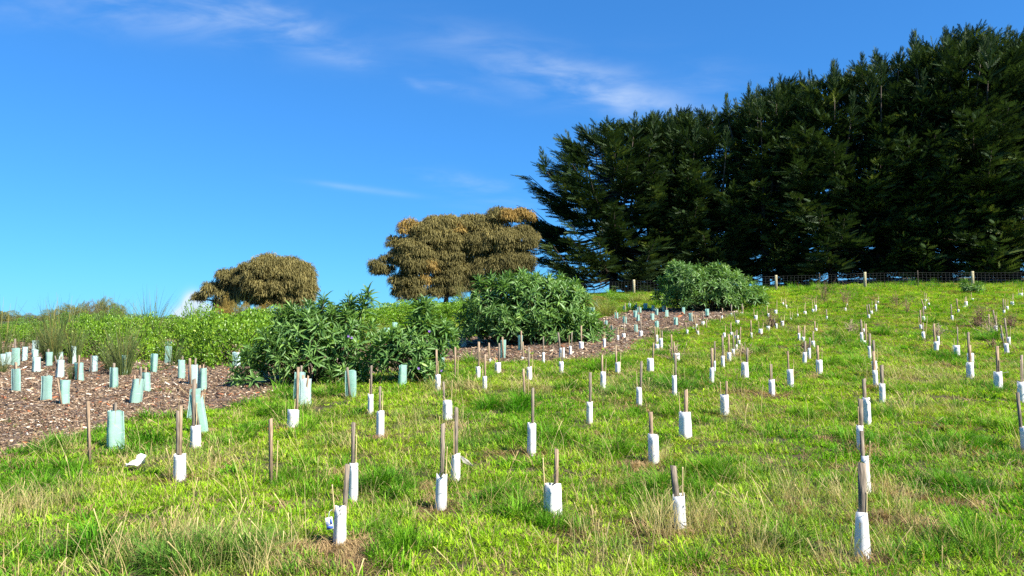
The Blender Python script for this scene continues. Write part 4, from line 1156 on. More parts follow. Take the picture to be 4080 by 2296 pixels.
def kangaroo_apple(label, base, lobes, shoots, n_ros, seed, leaf_len=(.13, .21), n_leaf_objs=300, flowers=()):
    """lobes: (centre xyz, radii xyz) local to base; shoots: points"""
    r = np.random.default_rng(seed)
    t = thing('kangaroo_apple_shrub', base, label, 'shrub', 'kangaroo apple shrubs')
    area = np.array([l[1][0] * l[1][2] for l in lobes]); area = area / area.sum()
    ros = []
    for _ in range(n_ros):
        c, R = lobes[r.choice(len(lobes), p=area)]
        th = r.uniform(0, 6.283); zz = r.uniform(-.55, 1); sh = math.sqrt(1 - zz * zz)
        o = np.array([sh * math.cos(th), sh * math.sin(th), zz])
        k = r.uniform(.78, 1.06) if r.uniform() < .7 else r.uniform(.35, .8)
        p = np.array(c) + o * np.array(R) * k
        gz = float(ground_z(base[0] + p[0], base[1] + p[1])) - base[2]
        if p[2] < gz + .1: p[2] = gz + r.uniform(.1, .3)
        ros.append((p, norm(o * .8 + np.array([0, 0, .75]) + r.normal(0, .25, 3)), 1.0))
    St = Soup()
    hub = np.array([0, 0, .1])
    for s in shoots:
        s = np.array(s)
        root = np.array([s[0] * .55, s[1] * .5, .1])
        mid = (root + s) / 2 + r.normal(0, .06, 3)
        V, Fc = tube_tris(np.array([root, mid, s]), [.022, .015, .007], 5); St.add(V, Fc)
        for q in range(4):
            f = 1 - .07 * q
            ros.append((s * f + mid * (1 - f) + r.normal(0, .03, 3), norm(np.array([r.normal(0, .3), r.normal(0, .3), 1])), 1.12))
    for (p, ax, _) in ros[::3]:
        root = np.array([p[0] * .35 + r.normal(0, .08), p[1] * .35 + r.normal(0, .08), .05])
        mid = root * .45 + p * .55 + np.array([0, 0, -.05]) + r.normal(0, .05, 3)
        V, Fc = tube_tris(np.array([root, mid, p]), [.016, .010, .004], 4, False); St.add(V, Fc)
    P, Dd, Nn, L_, W, Tn, key = [], [], [], [], [], [], []
    for (p, ax, big) in ros:
        m = r.integers(11, 17)
        tb = r.normal(.45, .15)
        s = norm(np.cross(ax, [.3, .8, .2])); b = np.cross(ax, s)
        for q in range(m):
            a = q * 2.4 + r.normal(0, .25); f = (q + .5) / m          # young upright leaves first, older droop
            rad = s * math.cos(a) + b * math.sin(a)
            d = norm(ax * (1.15 - 1.45 * f) + rad * (.45 + .7 * f) + np.array([0, 0, -.12 * f]))
            P.append(p - ax * .14 * f); Dd.append(d); Nn.append(norm(ax + rad * -.2 + r.normal(0, .3, 3)))
            L_.append(r.uniform(*leaf_len) * (.7 + .5 * f) * big); W.append(L_[-1] * r.uniform(.15, .24))
            Tn.append(np.clip(tb + .42 * (1 - f) * r.uniform(.3, 1) - .1 + r.normal(0, .12), 0, 1))
            key.append(-p[1] * 1.0 + p[2] * .5 + ax[1] * -.3)
    P, Dd, Nn, L_, W, Tn, key = map(np.array, (P, Dd, Nn, L_, W, Tn, key))
    # the leaves showing largest (front of the shrub) are objects of their own
    cand = np.argsort(-(key + .25 * r.standard_normal(len(key))))[:n_leaf_objs]
    rest = np.setdiff1d(np.arange(len(P)), cand)
    V, Fc = cards(P[rest], Dd[rest], Nn[rest], L_[rest], W[rest], LEAF_V, LEAF_F)
    fo = link('foliage', mesh_np('foliage', V, Fc, np.repeat(Tn[rest], 10)), M['kanga'], t)
    fo['kind'] = 'stuff'
    link('stems', St.mesh('stems'), M['stem'], t)
    for i in cand:
        d = norm(Dd[i]); s = norm(np.cross(d, Nn[i])); n2 = np.cross(s, d)
        me = leaf_meshes[int(np.clip(Tn[i] * 5, 0, 4.99))]
        o = link('leaf', me, M['kanga'], t)
        o.matrix_local = Matrix(((s[0] * W[i], d[0] * L_[i], n2[0] * L_[i], P[i][0]), (s[1] * W[i], d[1] * L_[i], n2[1] * L_[i], P[i][1]),
                                 (s[2] * W[i], d[2] * L_[i], n2[2] * L_[i], P[i][2]), (0, 0, 0, 1)))
    for fl in flowers:
        S = Soup()
        for k in range(5):
            a = k * 1.2566
            V = [(0, 0, 0), (.022 * math.cos(a - .45), -.004, .022 * math.sin(a - .45)), (.03 * math.cos(a), -.008, .03 * math.sin(a)), (.022 * math.cos(a + .45), -.004, .022 * math.sin(a + .45))]
            S.add(V, [(0, 1, 2), (0, 2, 3)])
        o = link('flower', S.mesh('flower'), M['purple'], t); o.location = fl
        o['label'] = 'small purple flower'
    return t


def local_lobes(D, base, lst):
    out = []
    for (px, py, rx, rz, dy, ry) in lst:
        c = at_depth(px, py, D + dy)
        k = (D + dy) / F
        out.append(((c.x - base.x, c.y - base.y, c.z - base.z), (rx * k, ry, rz * k)))
    return out


D1 = ground_at(1270, 1535).y + .25
b1 = on_ground(1270, D1)
lp = lambda D, b, pts: [tuple(at_depth(x, y, D + dy) - b) for x, y, dy in pts]
kangaroo_apple('big spreading leafy shrub on the mulch edge with tall shoots and purple flowers', b1,
               local_lobes(D1, b1, [(1230, 1380, 190, 150, 0, .9), (1080, 1450, 140, 100, -.3, .6), (1390, 1390, 130, 140, .1, .8), (1300, 1300, 130, 100, .2, .7), (1400, 1490, 90, 60, -.3, .5), (1000, 1490, 70, 60, -.1, .4), (1170, 1290, 90, 70, .1, .5)]),
               lp(D1, b1, [(1290, 1190, .2), (1235, 1215, 0), (1160, 1222, 0), (1395, 1192, .2), (1470, 1160, .1), (1450, 1200, .1), (1335, 1225, .2), (1120, 1250, -.1), (1060, 1330, -.3)]),
               270, 301, (.19, .31), 300, lp(D1, b1, [(1389, 1340, -.95), (1402, 1346, -.95)]))
D2 = ground_at(1640, 1525).y + .15
b2 = on_ground(1640, D2)
kangaroo_apple('smaller leafy shrub with one slanting shoot, at the right end of the spreading shrub', b2,
               local_lobes(D2, b2, [(1620, 1400, 120, 110, 0, .6), (1700, 1370, 100, 110, .1, .6), (1560, 1420, 90, 100, 0, .5), (1690, 1470, 90, 60, -.2, .4), (1760, 1340, 60, 60, .2, .4)]),
               lp(D2, b2, [(1685, 1200, 0), (1700, 1195, .05), (1660, 1260, 0), (1770, 1300, .1), (1590, 1330, -.1)]),
               135, 302, (.19, .31), 220, lp(D2, b2, [(1711, 1320, -.6), (1668, 1468, -.62), (1760, 1478, -.5)]))
D3 = ground_at(2110, 1378).y + .6
b3 = on_ground(2110, D3)
kangaroo_apple('tall rounded leafy shrub in front of the end cypress', b3,
               local_lobes(D3, b3, [(2080, 1230, 210, 130, 0, 1.3), (2010, 1290, 170, 80, -.2, 1.1), (2200, 1290, 170, 90, -.1, 1.1), (2330, 1325, 110, 50, -.2, .7), (1910, 1310, 110, 60, -.1, .8), (2100, 1160, 160, 65, .1, 1.0), (2250, 1180, 90, 60, .1, .8)]),
               lp(D3, b3, [(1960, 1105, 0), (2085, 1085, 0), (2030, 1095, 0), (2190, 1105, 0), (2240, 1100, .1), (2290, 1125, 0), (1910, 1115, 0), (2140, 1100, .1), (2370, 1260, -.2), (1860, 1200, 0), (1830, 1260, 0), (2340, 1180, 0), (2390, 1300, -.2), (2000, 1120, -.4), (2110, 1130, -.6), (2230, 1150, -.5)]),
               620, 303, (.23, .37), 300)
D4 = ground_at(2830, 1243).y + .8
b4 = on_ground(2830, D4)
kangaroo_apple('distant leafy shrub by the fence at the top of the mulch strip', b4,
               local_lobes(D4, b4, [(2790, 1140, 150, 80, 0, 1.7), (2720, 1130, 90, 80, 0, 1.3), (2860, 1150, 120, 80, 0, 1.4), (2960, 1180, 90, 60, 0, 1.2), (2800, 1195, 190, 40, -.2, 1.5), (2700, 1085, 60, 40, 0, .8), (2860, 1090, 50, 40, 0, .8)]),
               lp(D4, b4, [(2670, 1052, 0), (2860, 1048, 0), (2700, 1060, 0), (2940, 1090, 0), (2780, 1070, 0), (3020, 1150, 0), (2630, 1110, 0), (2720, 1056, .2), (2900, 1070, .2), (2985, 1110, 0), (3050, 1190, 0), (2610, 1170, 0)]),
               700, 304, (.22, .36), 120)
b5 = ground_at(3880, 1168)
kangaroo_apple('small low leafy shrub at the foot of the right fence post', b5,
               [((0, 0, .25), (.85, .5, .35)), ((-.4, 0, .3), (.4, .4, .4))], [(-.5, 0, .75), (.3, 0, .6)], 34, 305, (.2, .32), 0)

# ------------------------------------------------------------------ hedge shrubs and scrub
SMALL_V = [(0, 0, 0), (.5, .5, .08), (0, 1, -.05), (-.5, .5, .08)]
SMALL_F = [(0, 1, 2), (0, 2, 3)]


def dome_mesh(name, n, seed, leaf=(.035, .06), wr=.5, bumps=.24, below=-.15):
    r = np.random.default_rng(seed)
    th = r.uniform(0, 6.283, n); zz = r.uniform(below, 1, n); sh = np.sqrt(1 - zz * zz)
    o = np.stack([sh * np.cos(th), sh * np.sin(th), zz], 1)
    q = o * 1.0
    k = 1 + bumps * (np.sin(5 * q[:, 0] + seed) * np.sin(4.3 * q[:, 1] + 2 * seed) + .6 * np.sin(9 * q[:, 2] + 7 * q[:, 0] + seed) * np.sin(8 * q[:, 1]))
    depth = np.where(r.uniform(0, 1, n) < .75, r.uniform(.9, 1.04, n), r.uniform(.55, .9, n))
    P = o * (k * depth)[:, None]
    d = norm(o * .6 + np.array([0, 0, .5]) + r.normal(0, .6, (n, 3)))
    nn = norm(o + r.normal(0, .5, (n, 3)))
    L_ = r.uniform(*leaf, n)
    V, Fc = cards(P, d, nn, L_, L_ * wr, SMALL_V, SMALL_F)
    tn = np.clip(.45 + .28 * r.standard_normal(n) + .18 * np.sin(6 * q[:, 0] + 3 * seed) * np.sin(5 * q[:, 2] + 4 * q[:, 1]), 0, 1)
    return mesh_np(name, V, Fc, np.repeat(tn, 4))


def stem_mesh(name, seed):
    r = np.random.default_rng(seed); S = Soup()
    for k in range(14):
        a = r.uniform(0, 6.28); e = np.array([math.cos(a) * r.uniform(.2, .8), math.sin(a) * r.uniform(.2, .8), r.uniform(.3, .8)])
        V, Fc = tube_tris(np.array([e * [.06, .06, 0] - [0, 0, .05], e * .55 + r.normal(0, .05, 3), e]), [.03, .02, .008], 4, False); S.add(V, Fc)
    return S.mesh(name)


DOME = [dome_mesh('hedge_foliage_%d' % k, 8500, 400 + k, (.045, .085)) for k in range(3)]
SCRUB = [dome_mesh('scrub_foliage_%d' % k, 8000, 410 + k, (.05, .09), .35, .28) for k in range(2)]
DSTEM = stem_mesh('hedge_stems', 420)


def place_dome(name, px, top, D, wpx, mesh_, mat, label, cat='shrub', group=None, dep=.8, rot=0):
    p = on_ground(px, D)
    H = at_depth(px, top, D).z - p.z
    w = wpx * .5 * D / F
    t = thing(name, p, label, cat, group)
    o = link('foliage', mesh_, None, t)
    if not mesh_.materials: mesh_.materials.append(mat)
    o.material_slots[0].link = 'OBJECT'; o.material_slots[0].material = mat
    o.scale = (w, max(w * dep, .7), H / 1.03); o.rotation_euler = (0, 0, rot)
    if abs(rot) > .01: o.scale = ((w + max(w * dep, .7)) / 2,) * 2 + (H / 1.03,)
    s = link('stem', DSTEM, M['stem'], t); s.scale = o.scale
    return t


HEDGE = [(940, 1250, 22, 400, 0, 'boob'), (770, 1262, 23, 220, 1, 'boob'), (545, 1275, 23, 270, 2, 'boob'), (395, 1268, 24, 240, 0, 'boob'), (215, 1290, 30, 260, 1, 'boob'), (60, 1298, 31, 220, 2, 'boob'), (-110, 1292, 31, 260, 0, 'boob')]
for i, (px, top, D, w, k, m) in enumerate(HEDGE):
    place_dome('hedge_shrub', px, top, D, w, DOME[k], M[m], 'glossy yellow green hedge shrub bordering the mulch, %s' % ORD[i if False else len(HEDGE) - 1 - i], 'shrub', 'front hedge shrubs', rot=k * 1.3)
BACK = [(-60, 1285, 37, 300, 2, 'boob_d'), (120, 1276, 37, 280, 1, 'boob_d'), (300, 1252, 36, 170, 0, 'boob_d'), (395, 1255, 34, 150, 2, 'boob_d'), (470, 1248, 33, 200, 1, 'boob_d'), (640, 1262, 32, 280, 0, 'boob'),
        (830, 1245, 33, 300, 1, 'boob'), (1060, 1238, 32, 300, 2, 'boob'), (1230, 1240, 33, 260, 0, 'boob'), (1400, 1228, 36, 320, 1, 'boob'), (1560, 1212, 38, 300, 2, 'boob'), (1700, 1204, 40, 300, 0, 'boob'), (1840, 1200, 40, 260, 1, 'boob'), (1960, 1215, 38, 250, 2, 'boob')]
for i, (px, top, D, w, k, m) in enumerate(BACK):
    place_dome('hedge_shrub', px, top, D, w, DOME[k], M[m], ('mid green' if m == 'boob_d' else 'bright green') + ' shrub in the rear hedge row, %s' % ORD[i], 'shrub', 'rear hedge shrubs', rot=k * .9)
for px, top, D, w, m, lab in [(2330, 1180, 44, 190, 'ochre', 'yellowish low bush between the round shrub and the fence'), (2455, 1172, 46, 140, 'boob', 'leafy yellow green bush against the fence'),
                              (2400, 1196, 43, 120, 'boob', 'small green bush behind the sedge tussock'),
                              (2560, 1192, 47, 150, 'ochre', 'yellowish low bush below the left fence post'), (2640, 1196, 46, 120, 'boob', 'low green bush left of the distant shrub')]:
    place_dome('low_bush', px, top, D, w, DOME[1], M[m], lab, 'shrub')
COAST = [(15, 1243, 85, 150, 'olive'), (95, 1256, 90, 140, 'greyscrub'), (165, 1258, 90, 120, 'olive'), (225, 1232, 85, 110, 'olive'), (275, 1218, 88, 80, 'olive'), (320, 1224, 86, 70, 'olive'),
         (375, 1212, 88, 90, 'greyscrub'), (405, 1194, 92, 46, 'olive'), (430, 1206, 86, 110, 'olive'), (475, 1222, 84, 70, 'olive'), (335, 1210, 90, 36, 'olive'), (-60, 1240, 85, 150, 'olive'),
         (600, 1272, 80, 200, 'olive'), (740, 1276, 82, 150, 'olive')]
for i, (px, top, D, w, m) in enumerate(sorted(COAST)):
    place_dome('coastal_bush', px, top, D, w, SCRUB[i % 2], M[m], {'olive': 'olive green', 'greyscrub': 'grey brown'}[m] + ' coastal bush on the far left skyline, ' + ORD[i], 'bush', 'far coastal scrub', rot=i * .7)
for i, (px, top, D, w) in enumerate([(905, 1195, 56, 60), (960, 1215, 55, 120), (1050, 1218, 55, 110), (880, 1225, 55, 90), (1130, 1228, 55, 120)]):
    place_dome('ochre_bush', px, top, D, w, SCRUB[i % 2], M['ochre'], 'ochre bush at the foot of the round she-oak, ' + ['second from left', 'third from left', 'fourth from left', 'leftmost', 'rightmost'][i], 'bush', 'ochre bushes', rot=i)

# ------------------------------------------------------------------ rushes and sedges
def rush_mesh(name, n, R, H, spread, w, seed, bow=.3):
    r = np.random.default_rng(seed); S = Soup()
    for i in range(n):
        a = r.uniform(0, 6.283); rr = R * math.sqrt(r.uniform()); az = a + r.normal(0, .6)
        L_ = H * r.uniform(.5, 1.0); le = abs(r.normal(0, spread)); b = r.uniform(0, bow)
        p0 = np.array([rr * math.cos(a), rr * math.sin(a), -.02]); hd = np.array([math.cos(az), math.sin(az), 0])
        ts = np.linspace(0, 1, 5)
        pts = np.array([p0 + hd * L_ * (math.sin(le) * t + b * t ** 2.2) + np.array([0, 0, L_ * (math.cos(le) * t - b * .5 * t ** 2.5)]) for t in ts])
        sa = r.uniform(0, 6.28); side = np.array([math.cos(sa), math.sin(sa), 0]) * w * .5
        ww = np.array([1, .95, .8, .55, .12])[:, None]
        V = np.concatenate([pts - side * ww, pts + side * ww]); Fc = []
        for k in range(4): Fc += [(k, k + 5, k + 6), (k, k + 6, k + 1)]
        tb = np.clip(r.normal(.4, .25), 0, .85)
        S.add(V, Fc, np.concatenate([np.linspace(tb, min(1, tb + .3), 5)] * 2))
    return S.mesh(name)


RUSH = [rush_mesh('rush', 230, .17, 1.75, .17, .011, 501), rush_mesh('rush_b', 190, .14, 1.5, .13, .011, 502), rush_mesh('rush_arching', 200, .2, 1.7, .33, .011, 503, .45)]
RUSH += [rush_mesh('rush_thin', 85, .13, 1.85, .13, .012, 504), rush_mesh('rush_thin_b', 70, .12, 1.6, .10, .012, 505), rush_mesh('rush_thin_arching', 80, .15, 1.75, .26, .012, 506, .4)]
SEDGE = [rush_mesh('sedge', 260, .22, 1.15, .5, .012, 510, .75)]
rushes = [(192, 1442, 0, .8, 'dark rush clump growing out of a sleeve, left of the paired clumps'), (212, 1445, 1, .9, 'dark rush clump between the pale sleeves'), (292, 1450, 1, .95, 'narrow upright rush clump in a pale sleeve'),
          (492, 1500, 0, 1.0, 'tall dense rush clump with orange tinted stems beside a sleeve'), (445, 1480, 2, .75, 'arching rush clump left of the tall dense clump'), (4, 1490, 2, .5, 'rush clump cut by the left edge'),
          (90, 1415, 5, .8, 'green rush clump behind the far left sleeves'), (160, 1412, 3, .75, 'wispy rush clump behind the pale far left sleeves'), (285, 1520, 1, .35, 'small rush tuft beside a dark green sleeve')]
for px, py, k, s, lab in rushes:
    p = ground_at(px, py)
    o = link('rush_clump', RUSH[k], M['rush'], None); o.location = p; o.scale = (s, s, s); o.rotation_euler = (0, 0, px * .37)
    tag(o, lab, 'rush', 'rush clumps')
for px, D, k, s, lab in [(600, 26, 0, 1.35, 'tall rush with long stems standing against the sky'), (545, 26, 2, 1.25, 'arching rush leaning right against the sky'), (755, 27, 1, 1.2, 'rush clump before the small white cloud'), (790, 27, 0, 1.05, 'rush clump left of the round she-oak'),
                         (240, 24, 1, 1.4, 'very tall rush stems at far left'), (190, 25, 0, 1.15, 'orange tinted rush clump at far left'), (290, 26, 2, 1.1, 'feathery rush clump before the coastal bushes'), (12, 24, 1, 1.35, 'tall rush at the left edge against the sky'),
                         (950, 44, 1, 1.45, 'thin rush in front of the round she-oak'), (1840, 48, 1, 1.35, 'rush clump under the ridge she-oaks'), (700, 21, 2, .75, 'low green rush clump beside a sleeve at the hedge'), (430, 25, 0, 1.2, 'slender rush clump right of the coastal bushes')]:
    p = on_ground(px, D)
    o = link('rush_clump', RUSH[k + 3], M['rush'], None); o.location = p; o.scale = (s * 1.15, s * 1.15, s); o.rotation_euler = (0, 0, px * .37)
    tag(o, lab, 'rush', 'rush clumps')
for px, D, s, lab in [(2420, 34, 1.15, 'large straw green sedge tussock beside the far mulch'), (2535, 44, .9, 'sedge tussock below a fence post'), (2590, 43, .8, 'sedge tussock left of the distant shrub'), (2360, 38, 1.0, 'sedge tussock behind the round shrub'),
                      (1480, 30, .9, 'yellow sedge tussock behind the spreading shrub')]:
    p = on_ground(px, D)
    o = link('sedge_tussock', SEDGE[0], M['sedge'], None); o.location = p; o.scale = (s, s, s); o.rotation_euler = (0, 0, px * .37)
    tag(o, lab, 'sedge', 'sedge tussocks')

# ------------------------------------------------------------------ wire fence
fp = [(1950, 60), (2230, 58.5), (2527, 56), (2810, 54.5), (3095, 53), (3450, 51), (3880, 49.5), (4350, 48), (4700, 47)]
fpts = [on_ground(px, D) for px, D in fp]
fence = thing('wire_fence', fpts[3], 'wire mesh fence on round timber posts below the cypresses', 'fence')
fb = fpts[3]
for i, p in enumerate(fpts):
    pts = np.array([(0, 0, -.2), (0, 0, .6), (random.uniform(-.02, .02), 0, 1.16)])
    V, Fc = tube_tris(pts, [.105, .10, .095], 10)
    me = mesh_np('post', V, Fc)
    o = link('post', me, M['post'], fence); o.location = p - fb
S = Soup()
for a, b in zip(fpts[:-1], fpts[1:]):
    n = int((b - a).length / .24)
    L_ = [a.lerp(b, i / n) for i in range(n + 1)]
    L_ = [Vector((q.x, q.y, float(ground_z(q.x, q.y)))) - fb for q in L_]
    off = Vector((0, -.11, 0))
    for h in (.12, .24, .38, .54, .72, .9, 1.06):
        V, Fc = tube_tris(np.array([tuple(q + off + Vector((0, 0, h))) for q in L_[::4] + [L_[-1]]]), .004 if h < 1 else .006, 3, False); S.add(V, Fc)
    for q in L_:
        V, Fc = tube_tris(np.array([tuple(q + off), tuple(q + off + Vector((0, 0, 1.06)))]), .004, 3, False); S.add(V, Fc)
link('wire_mesh', S.mesh('wire_mesh'), M['wire'], fence)['kind'] = 'stuff'
for a, b in zip(fpts[2:-1], fpts[3:]):
    for f in (.5,):
        q = a.lerp(b, f); q.z = float(ground_z(q.x, q.y))
        V, Fc = box_tris(-.02, .02, -.02, .02, -.2, 1.2)
        o = link('steel_picket', mesh_np('steel_picket', V, Fc), M['bark'], fence); o.location = q - fb

# ------------------------------------------------------------------ guards
def stake_mesh(base, top, w, d, r):
    base = np.array(base, float); top = np.array(top, float)
    ax = norm(top - base); a = r.uniform(-.5, .5)
    s = norm(np.cross(ax, [math.sin(a), math.cos(a), 0])); b = np.cross(ax, s)
    V = []
    for p, k in ((base, 1.0), (base * .35 + top * .65, r.uniform(.95, 1.02)), (top, r.uniform(.93, 1.0))):
        tl = r.normal(0, .004)
        for su, sv in ((-1, -1), (1, -1), (1, 1), (-1, 1)):
            V.append(p + s * su * w * .5 * k + b * sv * d * .5 * k + ax * (tl * su if p is top else 0))
    Fc = []
    for i in range(2):
        for k in range(4):
            p, q = i * 4 + k, i * 4 + (k + 1) % 4
            Fc += [(p, q, q + 4), (p, q + 4, p + 4)]
    Fc += [(8, 9, 10), (8, 10, 11), (0, 2, 1), (0, 3, 2)]
    return mesh_np('stake', np.array(V), np.array(Fc))


def cane_mesh(base, top, rad):
    base = np.array(base, float); top = np.array(top, float)
    ts = [0, .28, .3, .32, .62, .64, .66, .97, 1.0]
    rr = [1, .95, 1.25, .95, .9, 1.18, .88, .85, 1.0]
    V, Fc = tube_tris(np.array([base + (top - base) * t for t in ts]), np.array(rr) * rad, 6)
    return mesh_np('cane', V, Fc)


def rod_base(xt, zt, cx, half, z_rim):
    """where a rod with its top at (xt, zt) stands at ground level, kept inside the sleeve"""
    x_rim = cx + max(-half, min(half, (xt - cx) * .8))
    if zt - z_rim < .03: return x_rim
    sl = (xt - x_rim) / (zt - z_rim)
    return x_rim - max(-.35, min(.35, sl)) * z_rim * .6


def carton_mesh(side, H, yaw, lean, r, top_k=.93, torn=False):
    n = 6
    rings, inner = [], []
    th0 = yaw
    zs = np.linspace(-.05, H, n)
    for i, zz in enumerate(zs):
        f = max(0, zz / H)
        k = 1 + (top_k - 1) * f
        ring, ring2 = [], []
        for c in range(8):
            a = th0 + math.pi / 4 * c
            rad = side * .7071 * k if c % 2 == 0 else side * .5 * k * (1 + r.normal(.02, .035))
            if c % 2 == 0: rad *= 1 + r.normal(0, .015)
            z2 = zz + (r.normal(0, .006) if i == n - 1 else 0) - (abs(r.normal(0, .02)) if torn and i == n - 1 else 0)
            ring.append((math.cos(a) * rad + lean * f, math.sin(a) * rad, z2))
            ring2.append((math.cos(a) * (rad - .003) + lean * f, math.sin(a) * (rad - .003), z2))
        rings.append(ring); inner.append(ring2)
    V = np.array([p for q in rings for p in q] + [p for q in inner for p in q])
    Fc = []
    o2 = n * 8
    for i in range(n - 1):
        for c in range(8):
            p, q = i * 8 + c, i * 8 + (c + 1) % 8
            Fc += [(p, q, q + 8, p + 8), (o2 + p, o2 + p + 8, o2 + q + 8, o2 + q)]
    e = (n - 1) * 8
    for c in range(8):
        Fc.append((e + c, e + (c + 1) % 8, o2 + e + (c + 1) % 8, o2 + e + c))
    return mesh_np('sleeve', V, np.array(Fc))


gr_ = np.random.default_rng(900)
for q in W_:
    b = q['base']; D = b.y; k = D / F
    vis = (q['x1'] - q['x0']) * k; H = (q['yb'] - q['yt']) * k
    if D > 22: H = max(H, .16)
    yaw = math.radians(q['yaw'] if q['yaw'] else gr_.uniform(46, 64))
    side = vis / (abs(math.cos(yaw)) + abs(math.sin(yaw)))
    t = thing('carton_guard', b, q['label'], 'tree guard', 'white carton seedling guards')
    # a corner of the square faces the camera; yaw turns it
    lean = q['lean'] * k
    o = link('sleeve', carton_mesh(side, H, yaw - math.pi / 4, lean * -.5, gr_, gr_.uniform(.86, .97) if 'tapering' not in q['label'] else .66, 'torn' in q['label']), M['carton'], t)
    for (sx, sy, sw) in q['st']:
        top = at_depth(sx, sy, D) - b
        w = max(.014, min(.052, sw * k))
        bx = rod_base(top.x, top.z, 0, max(.005, vis * .5 - w * .7), H)
        me = stake_mesh((bx, side * .12, -.08), (top.x, side * .12, top.z), w, min(.022, w * .8), gr_)
        link('stake', me, M['stake_d'] if gr_.uniform() < .55 else M['stake'], t)
    for (sx, sy) in q['ca']:
        top = at_depth(sx, sy, D) - b
        bx = rod_base(top.x, top.z, 0, max(.004, vis * .5 - .012), H)
        link('cane', cane_mesh((bx, -side * .05, -.05), (top.x, -side * .05, top.z), max(.0055, .00042 * D)), M['cane'], t)
    if q['extra'] == 'tag':
        V, Fc = box_tris(-.024, .024, -.0015, .0015, -.085, 0)
        tg = link('plant_tag', mesh_np('plant_tag', V, Fc), M['tagwhite'], t)
        tg.location = at_depth(1309, 2062, D - .09) - b; tg.rotation_euler = (0, math.radians(-9), .25)
        for z0, z1, x0, x1 in ((-.052, -.012, .004, .020), (-.052, -.047, -.020, .002), (-.080, -.060, -.020, .020), (-.043, -.039, -.018, .0), (-.034, -.030, -.018, -.002)):
            V, Fc = box_tris(x0, x1, -.0022, -.0016, z0, z1)
            link('print', mesh_np('print', V, Fc), M['tagblue'], tg)
        V, Fc = tube_tris(np.array([(0, 0, -.002), (.01, .03, .03), (.03, .06, .035)]), .0012, 4)
        link('tie', mesh_np('tie', V, Fc), M['tagwhite'], tg)
    if q['extra'] in ('flap', 'rim'):
        w = .09
        V = np.array([(0, 0, 0), (w * .9, -.01, -.05), (w * 1.5, .0, -.11), (w * .35, .015, -.075)]) if q['extra'] == 'flap' else np.array([(0, 0, 0), (w * .8, -.05, .015), (w * 1.1, -.01, .01), (w * .2, .04, -.015)])
        V2 = V + [0, .002, .002]
        f = link('torn_flap', mesh_np('torn_flap', np.concatenate([V, V2]), np.array([(0, 1, 2, 3), (7, 6, 5, 4), (0, 4, 5, 1), (1, 5, 6, 2), (2, 6, 7, 3), (3, 7, 4, 0)])), M['carton'], t)
        f.location = (vis * .47, -.01, H - .015)
    if q['extra'] == 'leaf' or (D < 16 and gr_.uniform() < .55):
        n = 9; a = gr_.uniform(0, 6.28, n)
        V, Fc = cards(np.tile([[0, 0, H - .06]], (n, 1)) + gr_.normal(0, .012, (n, 3)), np.stack([np.cos(a), np.sin(a), gr_.uniform(.5, 1.6, n)], 1), gr_.normal(0, 1, (n, 3)) + [0, 0, 1], np.full(n, .07), np.full(n, .014), LEAF_V, LEAF_F)
        link('seedling', mesh_np('seedling', V, Fc, np.repeat(gr_.uniform(0, 1, n), 10)), M['seedling'], t)


def film_sleeve(w, H, lean, r):
    """three-cornered film sleeve, creased, open at the top; returns sleeve and flange meshes"""
    a = r.uniform(-.25, .25)
    dep = w * r.uniform(.7, .95)
    if r.uniform() < .6:      # a fold towards the viewer
        cor = np.array([(-w / 2, dep * .2), (w * r.uniform(-.32, .25), -dep * .42), (w / 2, dep * .2), (w * r.uniform(-.15, .15), dep * .32)])
    else:                     # a flat side towards the viewer
        cor = np.array([(-w / 2, -dep * .12), (w * r.uniform(-.2, .2), -dep * .2), (w / 2, -dep * .12), (w * r.uniform(-.2, .2), dep * .6)])
    n = 7; V, V2 = [], []
    zs = np.linspace(-.03, H, n)
    pts = []
    for i in range(4):
        p, q = cor[i], cor[(i + 1) % 4]
        for f in (0, .33, .67): pts.append(p + (q - p) * f)
    pts = np.array(pts)
    m = len(pts)
    for i, zz in enumerate(zs):
        f = max(0, zz / H)
        j = r.normal(0, .0025, pts.shape); j[::3] *= .4
        kk = 1 + .05 * math.sin(f * 5 + a * 9)
        x = pts * kk + j
        top = r.normal(0, .006, m) if i == n - 1 else np.zeros(m)
        V.append(np.stack([x[:, 0] + lean * f, x[:, 1], zz + top], 1))
        V2.append(np.stack([x[:, 0] * .985 + lean * f, x[:, 1] * .97, zz + top], 1))
    V = np.concatenate(V + V2); o2 = n * m
    Fc = []
    for i in range(n - 1):
        for c in range(m):
            p, q = i * m + c, i * m + (c + 1) % m
            Fc += [(p, q, q + m, p + m)]
    me = mesh_np('sleeve', V[:o2], np.array(Fc))
    # welded flange strips along the two outer folds
    S = []
    fw = .010
    fl_V, fl_F = [], []
    for c, sgn in ((0, -1), (6, 1)):
        k0 = len(fl_V)
        for i in range(n):
            p = V[i * m + c]
            fl_V += [p + [0, -.001, 0], p + [sgn * fw, -.002, 0], p + [sgn * fw, .001, 0], p + [0, .002, 0]]
        for i in range(n - 1):
            for e in range(4):
                a0, a1 = k0 + i * 4 + e, k0 + i * 4 + (e + 1) % 4
                fl_F.append((a0, a1, a1 + 4, a0 + 4))
    return me, mesh_np('seam', np.array(fl_V), np.array(fl_F))


